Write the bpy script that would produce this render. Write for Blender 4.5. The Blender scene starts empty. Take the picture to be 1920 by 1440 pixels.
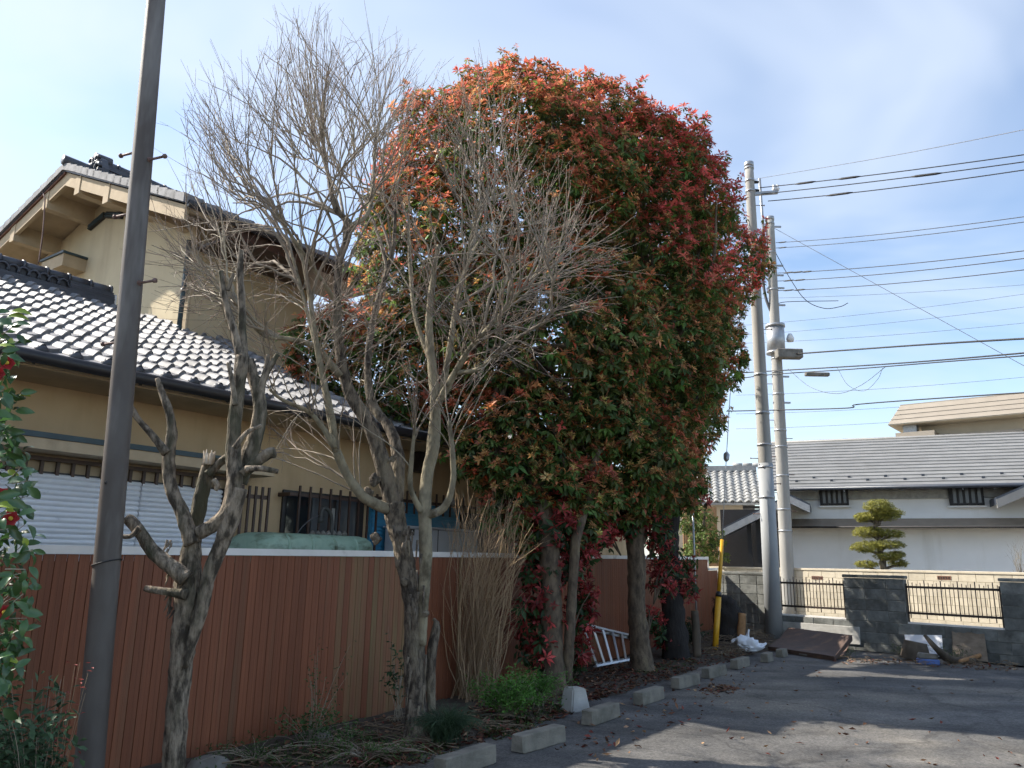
import bpy, bmesh, math, random
import numpy as np
from mathutils import Vector, Matrix, noise

# ---------------------------------------------------------------- camera, sky, sun, exposure
scene = bpy.context.scene
COL = scene.collection
FPX, EYE = 1450.0, 1.5
_up = Vector((112, 6320, -1450)).normalized()
_f = Vector((0, 0, -1)); _y = (_f - _up * _f.dot(_up)).normalized(); _x = _y.cross(_up)
CM = Matrix((_x, _y, _up))                         # world = CM @ cam
cd = bpy.data.cameras.new('camera'); cam = bpy.data.objects.new('camera', cd); COL.objects.link(cam)
cam.matrix_world = Matrix.Translation((0, 0, EYE)) @ CM.to_4x4()
cd.sensor_width = 36; cd.lens = 36 * FPX / 1920; cd.clip_start = .05; cd.clip_end = 3000
scene.camera = cam

SUN_AZ, SUN_EL = math.radians(164), math.radians(41)
TO_SUN = Vector((math.cos(SUN_AZ) * math.cos(SUN_EL), math.sin(SUN_AZ) * math.cos(SUN_EL), math.sin(SUN_EL)))
sl = bpy.data.lights.new('sun', 'SUN'); sl.energy = 4.4; sl.angle = math.radians(.55); sl.color = (1, .93, .82)
so = bpy.data.objects.new('sun', sl); COL.objects.link(so); so.rotation_euler = TO_SUN.to_track_quat('Z', 'Y').to_euler()
so.location = (-20, 0, 20)

world = bpy.data.worlds.new('World'); scene.world = world; world.use_nodes = True
wn, wl = world.node_tree.nodes, world.node_tree.links
wn.clear()
wo = wn.new('ShaderNodeOutputWorld'); bg = wn.new('ShaderNodeBackground'); bg.inputs[1].default_value = .116
sky = wn.new('ShaderNodeTexSky'); sky.sky_type = 'NISHITA'; sky.sun_disc = False
sky.sun_elevation = SUN_EL; sky.sun_rotation = math.pi / 2 - SUN_AZ; sky.air_density = 1.0; sky.dust_density = .7; sky.ozone_density = 1.0
tc = wn.new('ShaderNodeTexCoord'); sep = wn.new('ShaderNodeSeparateXYZ')
zz = wn.new('ShaderNodeMath'); zz.operation = 'ADD'; zz.inputs[1].default_value = .22
dv = wn.new('ShaderNodeVectorMath'); dv.operation = 'DIVIDE'; cmb = wn.new('ShaderNodeCombineXYZ')
wl.new(tc.outputs['Generated'], sep.inputs[0]); wl.new(sep.outputs[2], zz.inputs[0])
for i in range(3): wl.new(zz.outputs[0], cmb.inputs[i])
wl.new(tc.outputs['Generated'], dv.inputs[0]); wl.new(cmb.outputs[0], dv.inputs[1])
mp = wn.new('ShaderNodeMapping'); mp.inputs['Scale'].default_value = (1.0, 1.5, 1); mp.inputs['Rotation'].default_value = (0, 0, .5)
mp.inputs['Location'].default_value = (3.1, 1.7, 0)
wl.new(dv.outputs[0], mp.inputs[0])
nz = wn.new('ShaderNodeTexNoise'); nz.inputs['Scale'].default_value = 1.1; nz.inputs['Detail'].default_value = 4; nz.inputs['Roughness'].default_value = .58
nz.inputs['Distortion'].default_value = .5
wl.new(mp.outputs[0], nz.inputs['Vector'])
rp = wn.new('ShaderNodeValToRGB'); rp.color_ramp.elements[0].position = .38; rp.color_ramp.elements[1].position = .78
rp.color_ramp.elements[0].color = (.0, .0, .0, 1); rp.color_ramp.elements[1].color = (.9, .9, .9, 1)
wl.new(nz.outputs[0], rp.inputs[0])
mx = wn.new('ShaderNodeMix'); mx.data_type = 'RGBA'
hsv = wn.new('ShaderNodeHueSaturation'); hsv.inputs['Saturation'].default_value = .98; hsv.inputs['Value'].default_value = 1.1; wl.new(sky.outputs[0], hsv.inputs['Color'])
wl.new(rp.outputs[0], mx.inputs[0]); wl.new(hsv.outputs[0], mx.inputs[6]); mx.inputs[7].default_value = (3.9, 4.4, 5.2, 1)
wl.new(mx.outputs[2], bg.inputs[0]); wl.new(bg.outputs[0], wo.inputs[0])

scene.view_settings.view_transform = 'Standard'; scene.view_settings.look = 'None'
scene.view_settings.exposure = 1.0; scene.view_settings.gamma = 1.0; scene.view_settings.use_curve_mapping = False
scene.cycles.max_bounces = 3; scene.cycles.diffuse_bounces = 3; scene.cycles.glossy_bounces = 2; scene.cycles.transmission_bounces = 2; scene.cycles.transparent_max_bounces = 4
scene.cycles.use_light_tree = False; scene.cycles.use_adaptive_sampling = True; scene.cycles.adaptive_threshold = .03; scene.cycles.caustics_reflective = False; scene.cycles.caustics_refractive = False

# ---------------------------------------------------------------- helpers
R = math.radians
RNG = random.Random(7)
NPR = np.random.default_rng(11)
CPOS = Vector((0, 0, EYE))
def ray(px, py): return CM @ Vector((px - 960, 720 - py, -FPX))
def az(px, py, z=0.0):
    d = ray(px, py); return CPOS + d * ((z - EYE) / d.z)
def ay(px, py, y):
    d = ray(px, py); return CPOS + d * (y / d.y)
def pxm(p):                                        # pixels per metre at a point
    return FPX / -(CM.transposed() @ (Vector(p) - CPOS)).z
class Frame:
    def __init__(s, o, rz):
        s.o = Vector(o); s.rz = rz; s.m = Matrix.Rotation(rz, 3, 'Z'); s.mi = s.m.transposed()
    def on(s, px, py, axis, val):                  # where the sight line meets local plane axis = val, local coordinates
        d = s.mi @ ray(px, py); c = s.mi @ (CPOS - s.o); i = 'xyz'.index(axis)
        return c + d * ((val - c[i]) / d[i])
    def onp(s, px, py, n, val):
        d = s.mi @ ray(px, py); c = s.mi @ (CPOS - s.o); n = Vector(n)
        return c + d * ((val - n.dot(c)) / n.dot(d))
    def w(s, p): return s.o + s.m @ Vector(p)
    def l(s, p): return s.mi @ (Vector(p) - s.o)

def tag(o, label=None, cat=None, group=None, kind=None):
    if label: o['label'] = label
    if cat: o['category'] = cat
    if group: o['group'] = group
    if kind: o['kind'] = kind
    return o
def thing(name, label, cat, loc=(0, 0, 0), rz=0.0, group=None):
    o = bpy.data.objects.new(name, None); COL.objects.link(o); o.empty_display_size = .1
    o.location = loc; o.rotation_euler = (0, 0, rz)
    return tag(o, label, cat, group)
def put(name, me, parent=None, loc=(0, 0, 0), rot=(0, 0, 0), scale=(1, 1, 1)):
    o = bpy.data.objects.new(name, me); COL.objects.link(o); o.location = loc; o.rotation_euler = rot; o.scale = scale
    if parent is not None: o.parent = parent
    return o

class MB:
    def __init__(s): s.v, s.f, s.mi, s.sm, s.c = [], [], [], [], None
    def add(s, vs, fs, m=0, smooth=False):
        b = len(s.v); s.v.extend([Vector(p) for p in vs])
        for f in fs: s.f.append([b + i for i in f]); s.mi.append(m); s.sm.append(smooth)
        return s
    def box(s, a, b, m=0, mat=None):
        x0, y0, z0 = a; x1, y1, z1 = b
        vs = [Vector(p) for p in ((x0,y0,z0),(x1,y0,z0),(x1,y1,z0),(x0,y1,z0),(x0,y0,z1),(x1,y0,z1),(x1,y1,z1),(x0,y1,z1))]
        if mat is not None: vs = [mat @ p for p in vs]
        return s.add(vs, [(0,3,2,1),(4,5,6,7),(0,1,5,4),(1,2,6,5),(2,3,7,6),(3,0,4,7)], m)
    def cbox(s, a, b, ch, m=0, mat=None, jit=0, rng=None):      # box with chamfered edges
        c = [(a[i] + b[i]) / 2 for i in range(3)]; h = [(b[i] - a[i]) / 2 for i in range(3)]
        bm = bmesh.new(); bmesh.ops.create_cube(bm, size=2)
        for v in bm.verts: v.co = Vector([v.co[i] * h[i] for i in range(3)])
        bmesh.ops.bevel(bm, geom=bm.edges[:], offset=ch, segments=1, affect='EDGES')
        bm.verts.index_update(); vs = []
        for v in bm.verts:
            p = v.co + Vector(c)
            if jit: p += Vector([rng.uniform(-jit, jit) for _ in range(3)])
            vs.append(mat @ p if mat is not None else p)
        s.add(vs, [[v.index for v in f.verts] for f in bm.faces], m); bm.free(); return s
    def prism(s, poly, d, m=0):                     # polygon (3D points) extruded along vector d
        n = len(poly); p = [Vector(q) for q in poly]; d = Vector(d)
        return s.add(p + [q + d for q in p], [tuple(range(n - 1, -1, -1)), tuple(range(n, 2 * n))] +
                     [(i, (i + 1) % n, n + (i + 1) % n, n + i) for i in range(n)], m)
    def beam(s, p, q, w, h, upv=(0, 0, 1), m=0):
        p, q = Vector(p), Vector(q); d = (q - p).normalized(); sd = d.cross(Vector(upv)).normalized(); u = sd.cross(d)
        vs = [e + sd * a * w / 2 + u * b * h / 2 for e in (p, q) for a, b in ((-1,-1),(1,-1),(1,1),(-1,1))]
        return s.add(vs, [(0,1,2,3),(7,6,5,4),(0,4,5,1),(1,5,6,2),(2,6,7,3),(3,7,4,0)], m)
    def tube(s, pts, rad, n=8, m=0, rough=0.0, rfreq=6.0, seed=0.0, cap=True, smooth=True, lobes=0.0):
        pts = [Vector(p) for p in pts]; k = len(pts)
        if not hasattr(rad, '__len__'): rad = [rad] * k
        t0 = (pts[1] - pts[0]).normalized(); ref = Vector((1, 0, 0)) if abs(t0.x) < .9 else Vector((0, 1, 0))
        nx = t0.cross(ref).normalized(); rings = []; vs = []; dist = 0
        for i in range(k):
            t = (pts[min(i + 1, k - 1)] - pts[max(i - 1, 0)])
            t = t.normalized() if t.length > 1e-9 else t0
            nx = (nx - t * nx.dot(t)).normalized(); ny = t.cross(nx)
            if i: dist += (pts[i] - pts[i - 1]).length
            for j in range(n):
                a = 2 * math.pi * j / n; d = nx * math.cos(a) + ny * math.sin(a); r = rad[i]
                if rough:
                    q = Vector((math.cos(a) * 1.6 + seed, math.sin(a) * 1.6, dist * rfreq))
                    r *= 1 + rough * (noise.noise(q) * 1.2 + .6 * noise.noise(q * 2.7))
                if lobes: r *= 1 + lobes * math.cos(3 * a + seed + dist * .8)
                vs.append(pts[i] + d * r)
        fs = [(i * n + j, i * n + (j + 1) % n, (i + 1) * n + (j + 1) % n, (i + 1) * n + j) for i in range(k - 1) for j in range(n)]
        if cap and n > 2: fs += [tuple(range(n - 1, -1, -1)), tuple((k - 1) * n + j for j in range(n))]
        return s.add(vs, fs, m, smooth)
    def cyl(s, p, q, r, n=12, m=0, r2=None, smooth=True): return s.tube([p, q], [r, r if r2 is None else r2], n, m, smooth=smooth)
    def build(s, name, mats, parent=None, org=None, smooth=None):
        me = bpy.data.meshes.new(name)
        vs = s.v if org is None else [p - Vector(org) for p in s.v]
        me.from_pydata(vs, [], s.f)
        for mm in (mats if isinstance(mats, (list, tuple)) else [mats]): me.materials.append(mm)
        me.polygons.foreach_set('material_index', s.mi)
        me.polygons.foreach_set('use_smooth', [bool(x) if smooth is None else smooth for x in s.sm])
        me.update()
        return put(name, me, parent)

def catmull(pts, per=5):
    pts = [Vector(p) for p in pts]
    if len(pts) < 3: return [pts[0].lerp(pts[-1], i / per) for i in range(per + 1)]
    out = []; e = [pts[0] * 2 - pts[1]] + pts + [pts[-1] * 2 - pts[-2]]
    for i in range(1, len(e) - 2):
        for j in range(per):
            t = j / per; a, b, c, d = e[i-1], e[i], e[i+1], e[i+2]
            out.append(.5 * ((2*b) + (c-a)*t + (2*a-5*b+4*c-d)*t*t + (3*b-a-3*c+d)*t**3))
    out.append(pts[-1]); return out
def interp(vals, n):
    k = len(vals) - 1
    return [vals[min(int(i / (n - 1) * k), k - 1)] * (1 - (i / (n - 1) * k - min(int(i / (n - 1) * k), k - 1))) + vals[min(int(i / (n - 1) * k), k - 1) + 1] * (i / (n - 1) * k - min(int(i / (n - 1) * k), k - 1)) for i in range(n)]

# ---------------------------------------------------------------- materials
def material(name, c1, c2=None, rough=.8, scale=6, stretch=(1, 1, 1), detail=3, lo=.35, hi=.65, bump=.0, bscale=60, bdist=.01,
             metallic=0.0, spec=.5, rnd=0.0, c3=None, s3=1.2, lo3=.5, hi3=.7, coords='Object', st3=None, rvar=0.0):
    m = bpy.data.materials.new(name); m.use_nodes = True; nt = m.node_tree; n, l = nt.nodes, nt.links
    b = n['Principled BSDF']; b.inputs['Roughness'].default_value = rough; b.inputs['Metallic'].default_value = metallic
    b.inputs['Specular IOR Level'].default_value = spec
    c2 = c2 or tuple(x * .72 for x in c1)
    tcn = n.new('ShaderNodeTexCoord'); oi = n.new('ShaderNodeObjectInfo')
    add = n.new('ShaderNodeVectorMath'); add.operation = 'ADD'
    sc = n.new('ShaderNodeVectorMath'); sc.operation = 'SCALE'; sc.inputs[0].default_value = (31, 17, 23); l.new(oi.outputs['Random'], sc.inputs['Scale'])
    l.new(tcn.outputs[coords], add.inputs[0]); l.new(sc.outputs[0], add.inputs[1])
    def nzn(scl, st, dt):
        dt = min(dt, 5)
        mpn = n.new('ShaderNodeMapping'); mpn.inputs['Scale'].default_value = st; l.new(add.outputs[0], mpn.inputs[0])
        q = n.new('ShaderNodeTexNoise'); q.inputs['Scale'].default_value = scl; q.inputs['Detail'].default_value = dt; q.inputs['Roughness'].default_value = .62
        l.new(mpn.outputs[0], q.inputs['Vector']); return q
    def ramp(src, a, bb, ca, cb):
        r = n.new('ShaderNodeValToRGB'); r.color_ramp.elements[0].position = a; r.color_ramp.elements[1].position = bb
        r.color_ramp.elements[0].color = (*ca, 1); r.color_ramp.elements[1].color = (*cb, 1); l.new(src, r.inputs[0]); return r
    na = nzn(scale, stretch, detail); ra = ramp(na.outputs[0], lo, hi, c1, c2); col = ra.outputs[0]
    if c3:
        nb = nzn(s3, st3 or stretch, 4); rb = ramp(nb.outputs[0], lo3, hi3, (0, 0, 0), (1, 1, 1))
        mxn = n.new('ShaderNodeMix'); mxn.data_type = 'RGBA'; l.new(rb.outputs[0], mxn.inputs[0]); l.new(col, mxn.inputs[6]); mxn.inputs[7].default_value = (*c3, 1); col = mxn.outputs[2]
    if rnd:
        mr = n.new('ShaderNodeMapRange'); mr.inputs[3].default_value = 1 - rnd; mr.inputs[4].default_value = 1 + rnd; l.new(oi.outputs['Random'], mr.inputs[0])
        hs = n.new('ShaderNodeHueSaturation'); l.new(mr.outputs[0], hs.inputs['Value']); l.new(col, hs.inputs['Color']); col = hs.outputs[0]
    l.new(col, b.inputs['Base Color'])
    if rvar:
        rr = n.new('ShaderNodeMapRange'); rr.inputs[3].default_value = max(.02, rough - rvar); rr.inputs[4].default_value = min(1, rough + rvar); l.new(na.outputs[0], rr.inputs[0]); l.new(rr.outputs[0], b.inputs['Roughness'])
    if bump:
        nc = nzn(bscale, stretch, 3); bn = n.new('ShaderNodeBump'); bn.inputs['Strength'].default_value = bump; bn.inputs['Distance'].default_value = bdist
        l.new(nc.outputs[0], bn.inputs['Height']); l.new(bn.outputs[0], b.inputs['Normal'])
    return m
def leaf_material(name, rough=.4, trans=.22, spec=.5):
    m = bpy.data.materials.new(name); m.use_nodes = True; n, l = m.node_tree.nodes, m.node_tree.links
    b = n['Principled BSDF']; b.inputs['Roughness'].default_value = rough; b.inputs['Specular IOR Level'].default_value = spec
    at = n.new('ShaderNodeAttribute'); at.attribute_name = 'Col'; l.new(at.outputs['Color'], b.inputs['Base Color'])
    tr = n.new('ShaderNodeBsdfTranslucent'); l.new(at.outputs['Color'], tr.inputs[0])
    ms = n.new('ShaderNodeMixShader'); ms.inputs[0].default_value = trans; l.new(b.outputs[0], ms.inputs[1]); l.new(tr.outputs[0], ms.inputs[2])
    l.new(ms.outputs[0], n['Material Output'].inputs[0]); return m
def glass_material(name, col=(.02, .025, .03), rough=.06):
    m = bpy.data.materials.new(name); m.use_nodes = True; b = m.node_tree.nodes['Principled BSDF']
    b.inputs['Base Color'].default_value = (*col, 1); b.inputs['Roughness'].default_value = rough; b.inputs['Specular IOR Level'].default_value = .7; return m

M = dict(
 asphalt=material('asphalt', (.074, .072, .07), (.12, .115, .108), .92, 2.6, detail=5, lo=.38, hi=.66, bump=.7, bscale=110, bdist=.008, c3=(.23, .205, .165), s3=.42, lo3=.48, hi3=.74, coords='Object'),
 ground=material('far_ground', (.16, .15, .13), (.22, .2, .17), .95, 1.5),
 soil=material('soil', (.045, .035, .026), (.085, .066, .046), .97, 9, detail=9, bump=.9, bscale=45, bdist=.02, c3=(.1, .075, .05), s3=2.5),
 siding=material('brown_siding', (.245, .084, .04), (.195, .066, .032), .55, 3, (14, 14, .5), bump=.12, bscale=9, bdist=.003, rnd=.12, c3=(.17, .1, .055), s3=1.3, lo3=.56, hi3=.8, st3=(5, 5, .35), spec=.35),
 siding_gap=material('siding_groove', (.06, .022, .013), rough=.8),
 cap=material('fence_cap', (.84, .81, .77), (.74, .71, .67), .45, 4, c3=(.4, .38, .35), s3=2.5, lo3=.62, hi3=.75, metallic=.0),
 footing=material('concrete_footing', (.17, .16, .145), (.1, .095, .085), .95, 7, bump=.5, bscale=50),
 stucco_up=material('cream_stucco', (.68, .57, .38), (.63, .52, .34), .93, 2.2, bump=.35, bscale=150, bdist=.004, c3=(.5, .4, .26), s3=.9, lo3=.52, hi3=.85, st3=(2.5, 2.5, .35)),
 stucco=material('beige_stucco', (.62, .455, .27), (.57, .41, .24), .93, 2.2, bump=.35, bscale=190, bdist=.004, c3=(.42, .29, .16), s3=.9, lo3=.5, hi3=.85, st3=(2.5, 2.5, .4)),
 stucco_trim=material('beige_trim', (.56, .44, .29), (.48, .37, .24), .85, 4, bump=.15, bscale=90, c3=(.38, .3, .2), s3=3, lo3=.6, hi3=.8),
 tile=material('roof_tile', (.28, .277, .283), (.2, .198, .204), .62, 8, rnd=.2, spec=.25, rvar=.1, c3=(.17, .17, .16), s3=14, lo3=.6, hi3=.75, bump=.08, bscale=40),
 ridge=material('ridge_tile', (.075, .08, .095), (.05, .053, .064), .45, 6, rnd=.12, spec=.5, bump=.1, bscale=50),
 gutter=material('dark_gutter', (.022, .02, .022), (.03, .027, .027), .4, 5),
 greentrim=material('teal_trim', (.05, .085, .1), (.035, .06, .07), .5, 5),
 brownmetal=material('brown_metal', (.05, .028, .02), (.075, .04, .028), .5, 8, rnd=.1),
 shutter=material('silver_shutter', (.8, .81, .84), (.74, .75, .78), .42, 3, metallic=.0, rnd=.03, c3=(.45, .46, .5), s3=6, lo3=.68, hi3=.8),
 blueshutter=material('blue_shutter', (.06, .3, .5), (.05, .25, .43), .5, 4, rnd=.05),
 glass=glass_material('window_glass'),
 frosted=material('frosted_glass', (.11, .12, .13), (.06, .065, .07), .25, 2, (1, 1, .3), spec=.6),
 greentank=material('green_resin', (.34, .47, .36), (.26, .39, .29), .5, 5, c3=(.07, .09, .045), s3=3.2, lo3=.5, hi3=.72, bump=.15, bscale=30, st3=(1, 1, 2.2)),
 hose=material('grey_hose', (.06, .06, .055), rough=.6),
 whitebox=material('white_box', (.58, .585, .6), (.5, .5, .52), .5, 2),
 sign=material('black_badge', (.02, .02, .02), rough=.4),
 white=material('white_paint', (.78, .78, .77), (.7, .7, .69), .6, 5),
 polesteel=material('weathered_pole', (.082, .066, .056), (.115, .098, .086), .62, 5, (1, 1, .35), bump=.2, bscale=120, bdist=.002, c3=(.24, .225, .21), s3=2.6, lo3=.5, hi3=.75, st3=(1.6, 1.6, .3)),
 bolt=material('rusty_bolt', (.2, .13, .12), (.13, .07, .05), .7, 30),
 concretepole=material('pole_concrete', (.37, .355, .325), (.3, .29, .265), .85, 3, (1, 1, .25), bump=.1, bscale=90, c3=(.32, .31, .28), s3=1.5, lo3=.55, hi3=.8),
 greypole=material('grey_pole_sleeve', (.33, .345, .355), (.28, .295, .305), .7, 3, (1, 1, .3), bump=.08, bscale=60),
 galv=material('galvanised', (.42, .43, .44), (.34, .35, .36), .45, 9, metallic=.6),
 wire=material('black_cable', (.012, .012, .014), rough=.6),
 wiregrey=material('grey_wire', (.1, .1, .11), rough=.5),
 yellow=material('yellow_plastic', (.72, .38, .02), (.62, .31, .015), .45, 6, c3=(.4, .24, .05), s3=5, lo3=.62, hi3=.8),
 darkblock=material('dark_block', (.2, .205, .192), (.12, .125, .116), .95, 7, detail=8, bump=.8, bscale=38, bdist=.012, rnd=.22, c3=(.06, .063, .057), s3=2.2, lo3=.48, hi3=.72, coords='Object'),
 mortar=material('mortar', (.19, .185, .165), (.13, .125, .11), .95, 9),
 creamblock=material('cream_block', (.55, .485, .37), (.47, .41, .31), .92, 5, bump=.25, bscale=60, rnd=.1, c3=(.36, .31, .22), s3=1.8, lo3=.58, hi3=.8),
 mortar2=material('light_mortar', (.34, .29, .2), rough=.95),
 redbrown=material('clay_vent', (.2, .09, .055), (.13, .06, .04), .85, 20),
 iron=material('black_iron', (.02, .017, .016), (.05, .03, .022), .55, 14),
 plaster=material('white_plaster', (.87, .87, .855), (.83, .83, .815), .9, 1.2, bump=.08, bscale=120, c3=(.62, .61, .57), s3=.9, lo3=.55, hi3=.85, st3=(1.6, 1.6, .25)),
 plaster_shadow=material('shaded_plaster_band', (.4, .4, .38), rough=.9),
 metalroof=material('grey_metal_roof', (.24, .238, .232), (.2, .198, .193), .5, 2, rnd=.07, spec=.4, c3=(.17, .168, .16), s3=.7, lo3=.5, hi3=.8),
 darkmetal=material('navy_metal', (.045, .055, .075), (.035, .043, .06), .4, 5),
 tanroof=material('tan_roof_sheet', (.31, .25, .19), (.26, .21, .16), .6, 3, bump=.05),
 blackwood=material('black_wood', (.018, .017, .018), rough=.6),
 oldtile=material('old_grey_tile', (.33, .33, .315), (.25, .25, .24), .6, 6, rnd=.14),
 aptroof=material('apartment_band', (.36, .31, .25), (.32, .275, .22), .55, 1.5, rnd=.03),
 aptwall=material('apartment_wall', (.56, .49, .38), (.51, .45, .35), .9, 1.5),
 slat=material('orange_timber', (.48, .27, .13), (.38, .2, .09), .8, 5, (6, 6, .5), rnd=.12),
 rust=material('rusty_sheet', (.07, .045, .034), (.105, .063, .045), .75, 4, detail=8, bump=.3, bscale=50, c3=(.2, .11, .06), s3=3, lo3=.58, hi3=.75),
 wheelstop=material('wheel_stop_concrete', (.25, .228, .185), (.16, .147, .12), .95, 5, detail=8, bump=.6, bscale=70, bdist=.006, rnd=.1, c3=(.12, .115, .09), s3=2.5, lo3=.52, hi3=.75),
 paleblock=material('pale_concrete', (.47, .46, .43), (.36, .35, .32), .9, 6, bump=.4, bscale=60),
 alu=material('aluminium', (.72, .73, .75), (.62, .63, .65), .38, 8, metallic=.55),
 bag=material('white_plastic_bag', (.8, .82, .87), (.74, .76, .81), .35, 4),
 bark=material('bark', (.2, .16, .115), (.05, .038, .028), .93, 14, (1.3, 1.3, .5), detail=9, lo=.42, hi=.58, bump=1.0, bscale=26, bdist=.035, c3=(.26, .215, .145), s3=4.5, lo3=.5, hi3=.7),
 barkpale=material('pale_bark', (.31, .265, .175), (.18, .15, .1), .9, 12, (1, 1, .6), detail=8, bump=.9, bscale=24, bdist=.02, c3=(.1, .082, .05), s3=6, lo3=.52, hi3=.68),
 deadwood=material('grey_deadwood', (.3, .24, .175), (.05, .038, .026), .92, 16, (1.5, 1.5, .5), detail=9, lo=.4, hi=.6, bump=1.0, bscale=22, bdist=.03, c3=(.065, .06, .034), s3=2.6, lo3=.5, hi3=.62, st3=(1.5, 1.5, .5)),
 brokenwood=material('broken_wood', (.72, .62, .5), (.55, .45, .34), .9, 20, (1, 1, .3)),
 darkbark=material('dark_bark', (.03, .025, .022), (.016, .013, .012), .95, 8, (1, 1, .3), bump=1.0, bscale=24, bdist=.02),
 photbark=material('photinia_bark', (.17, .125, .082), (.055, .04, .028), .93, 14, (1, 1, .45), detail=8, bump=.9, bscale=30, bdist=.015, c3=(.22, .17, .1), s3=5, lo3=.55, hi3=.72),
 twig=material('twig', (.29, .24, .18), (.2, .16, .12), .8, 3, c3=(.38, .33, .24), s3=1.1, lo3=.5, hi3=.7),
 twigfine=material('fine_twig', (.2, .145, .118), (.29, .23, .18), .8, 2),
 drytwig=material('dry_twig', (.42, .29, .165), (.3, .2, .12), .85, 3),
 logcut=material('cut_wood', (.4, .22, .1), (.3, .16, .07), .85, 12),
 stake=material('old_stake', (.13, .1, .07), (.08, .062, .045), .95, 9, (1, 1, .3), bump=.7, bscale=30),
 plywood=material('weathered_board', (.24, .19, .14), (.16, .125, .09), .9, 6, (1, 1, 2), bump=.4, bscale=30),
 bluebox=material('blue_plastic', (.09, .17, .46), rough=.45),
 whiteboard=material('white_board', (.72, .73, .76), (.66, .67, .7), .5, 3),
 stone=material('stone', (.24, .225, .2), (.15, .14, .12), .95, 6, bump=.6, bscale=20),
 red=material('red_petal', (.42, .012, .02), (.3, .008, .015), .55, 20),
 stamen=material('yellow_stamen', (.7, .45, .05), rough=.8),
 leaf=leaf_material('glossy_leaf', .45, .45, .38), leafdry=leaf_material('dry_leaf', .75, .12, .25), leafsoft=leaf_material('soft_leaf', .55, .3, .35),
)
def camellia_mat():
    return material('camellia_leaf', (.035, .085, .022), (.055, .12, .03), .3, 6, rnd=.35, spec=.55)
M['camellia'] = camellia_mat()
M['siding_moss'] = material('mossy_siding', (.25, .105, .05), (.2, .085, .042), .65, 3, (14, 14, .5), rnd=.05, c3=(.2, .15, .06), s3=1.0, lo3=.42, hi3=.75, st3=(9, 9, .9))
def asphalt_detail(m):
    n, l = m.node_tree.nodes, m.node_tree.links; b = n['Principled BSDF']; src = b.inputs['Base Color'].links[0].from_socket
    tcn = n.new('ShaderNodeTexCoord')
    q = n.new('ShaderNodeTexVoronoi'); q.inputs['Scale'].default_value = 60; l.new(tcn.outputs['Object'], q.inputs['Vector'])
    r = n.new('ShaderNodeMapRange'); r.inputs[1].default_value = 0; r.inputs[2].default_value = 1; r.inputs[3].default_value = .6; r.inputs[4].default_value = 1.42; l.new(q.outputs['Color'], r.inputs[0])
    mm = n.new('ShaderNodeMix'); mm.data_type = 'RGBA'; mm.blend_type = 'MULTIPLY'; mm.inputs[0].default_value = 1; l.new(src, mm.inputs[6]); l.new(r.outputs[0], mm.inputs[7])
    # cracks: warped cell borders, only where a broad noise allows them
    wz = n.new('ShaderNodeTexNoise'); wz.inputs['Scale'].default_value = 1.3; wz.inputs['Detail'].default_value = 4; l.new(tcn.outputs['Object'], wz.inputs['Vector'])
    va = n.new('ShaderNodeVectorMath'); va.operation = 'MULTIPLY_ADD'; va.inputs[1].default_value = (1.1, 1.1, 0); l.new(wz.outputs['Color'], va.inputs[0]); l.new(tcn.outputs['Object'], va.inputs[2])
    c = n.new('ShaderNodeTexVoronoi'); c.feature = 'DISTANCE_TO_EDGE'; c.inputs['Scale'].default_value = .33; l.new(va.outputs[0], c.inputs['Vector'])
    cr = n.new('ShaderNodeValToRGB'); cr.color_ramp.elements[0].position = .002; cr.color_ramp.elements[1].position = .0065; cr.color_ramp.elements[0].color = (.28, .26, .24, 1); cr.color_ramp.elements[1].color = (1, 1, 1, 1); l.new(c.outputs[0], cr.inputs[0])
    m2 = n.new('ShaderNodeMix'); m2.data_type = 'RGBA'; m2.blend_type = 'MULTIPLY'; m2.inputs[0].default_value = .5; l.new(mm.outputs[2], m2.inputs[6]); l.new(cr.outputs[0], m2.inputs[7]); l.new(m2.outputs[2], b.inputs['Base Color'])
    # pale worn streaks along the parking direction
    mpn = n.new('ShaderNodeMapping'); mpn.inputs['Rotation'].default_value = (0, 0, R(-20)); mpn.inputs['Scale'].default_value = (.5, 1.8, 1); l.new(tcn.outputs['Object'], mpn.inputs[0])
    sn = n.new('ShaderNodeTexNoise'); sn.inputs['Scale'].default_value = .9; sn.inputs['Detail'].default_value = 5; l.new(mpn.outputs[0], sn.inputs['Vector'])
    sr = n.new('ShaderNodeMapRange'); sr.inputs[1].default_value = .4; sr.inputs[2].default_value = .7; sr.inputs[3].default_value = .75; sr.inputs[4].default_value = 1.35; l.new(sn.outputs[0], sr.inputs[0])
    m3 = n.new('ShaderNodeMix'); m3.data_type = 'RGBA'; m3.blend_type = 'MULTIPLY'; m3.inputs[0].default_value = 1; l.new(m2.outputs[2], m3.inputs[6]); l.new(sr.outputs[0], m3.inputs[7]); l.new(m3.outputs[2], b.inputs['Base Color'])
asphalt_detail(M['asphalt'])
M['camellia_new'] = material('camellia_new_leaf', (.3, .36, .03), (.22, .3, .03), .4, 6, spec=.5)

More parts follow.
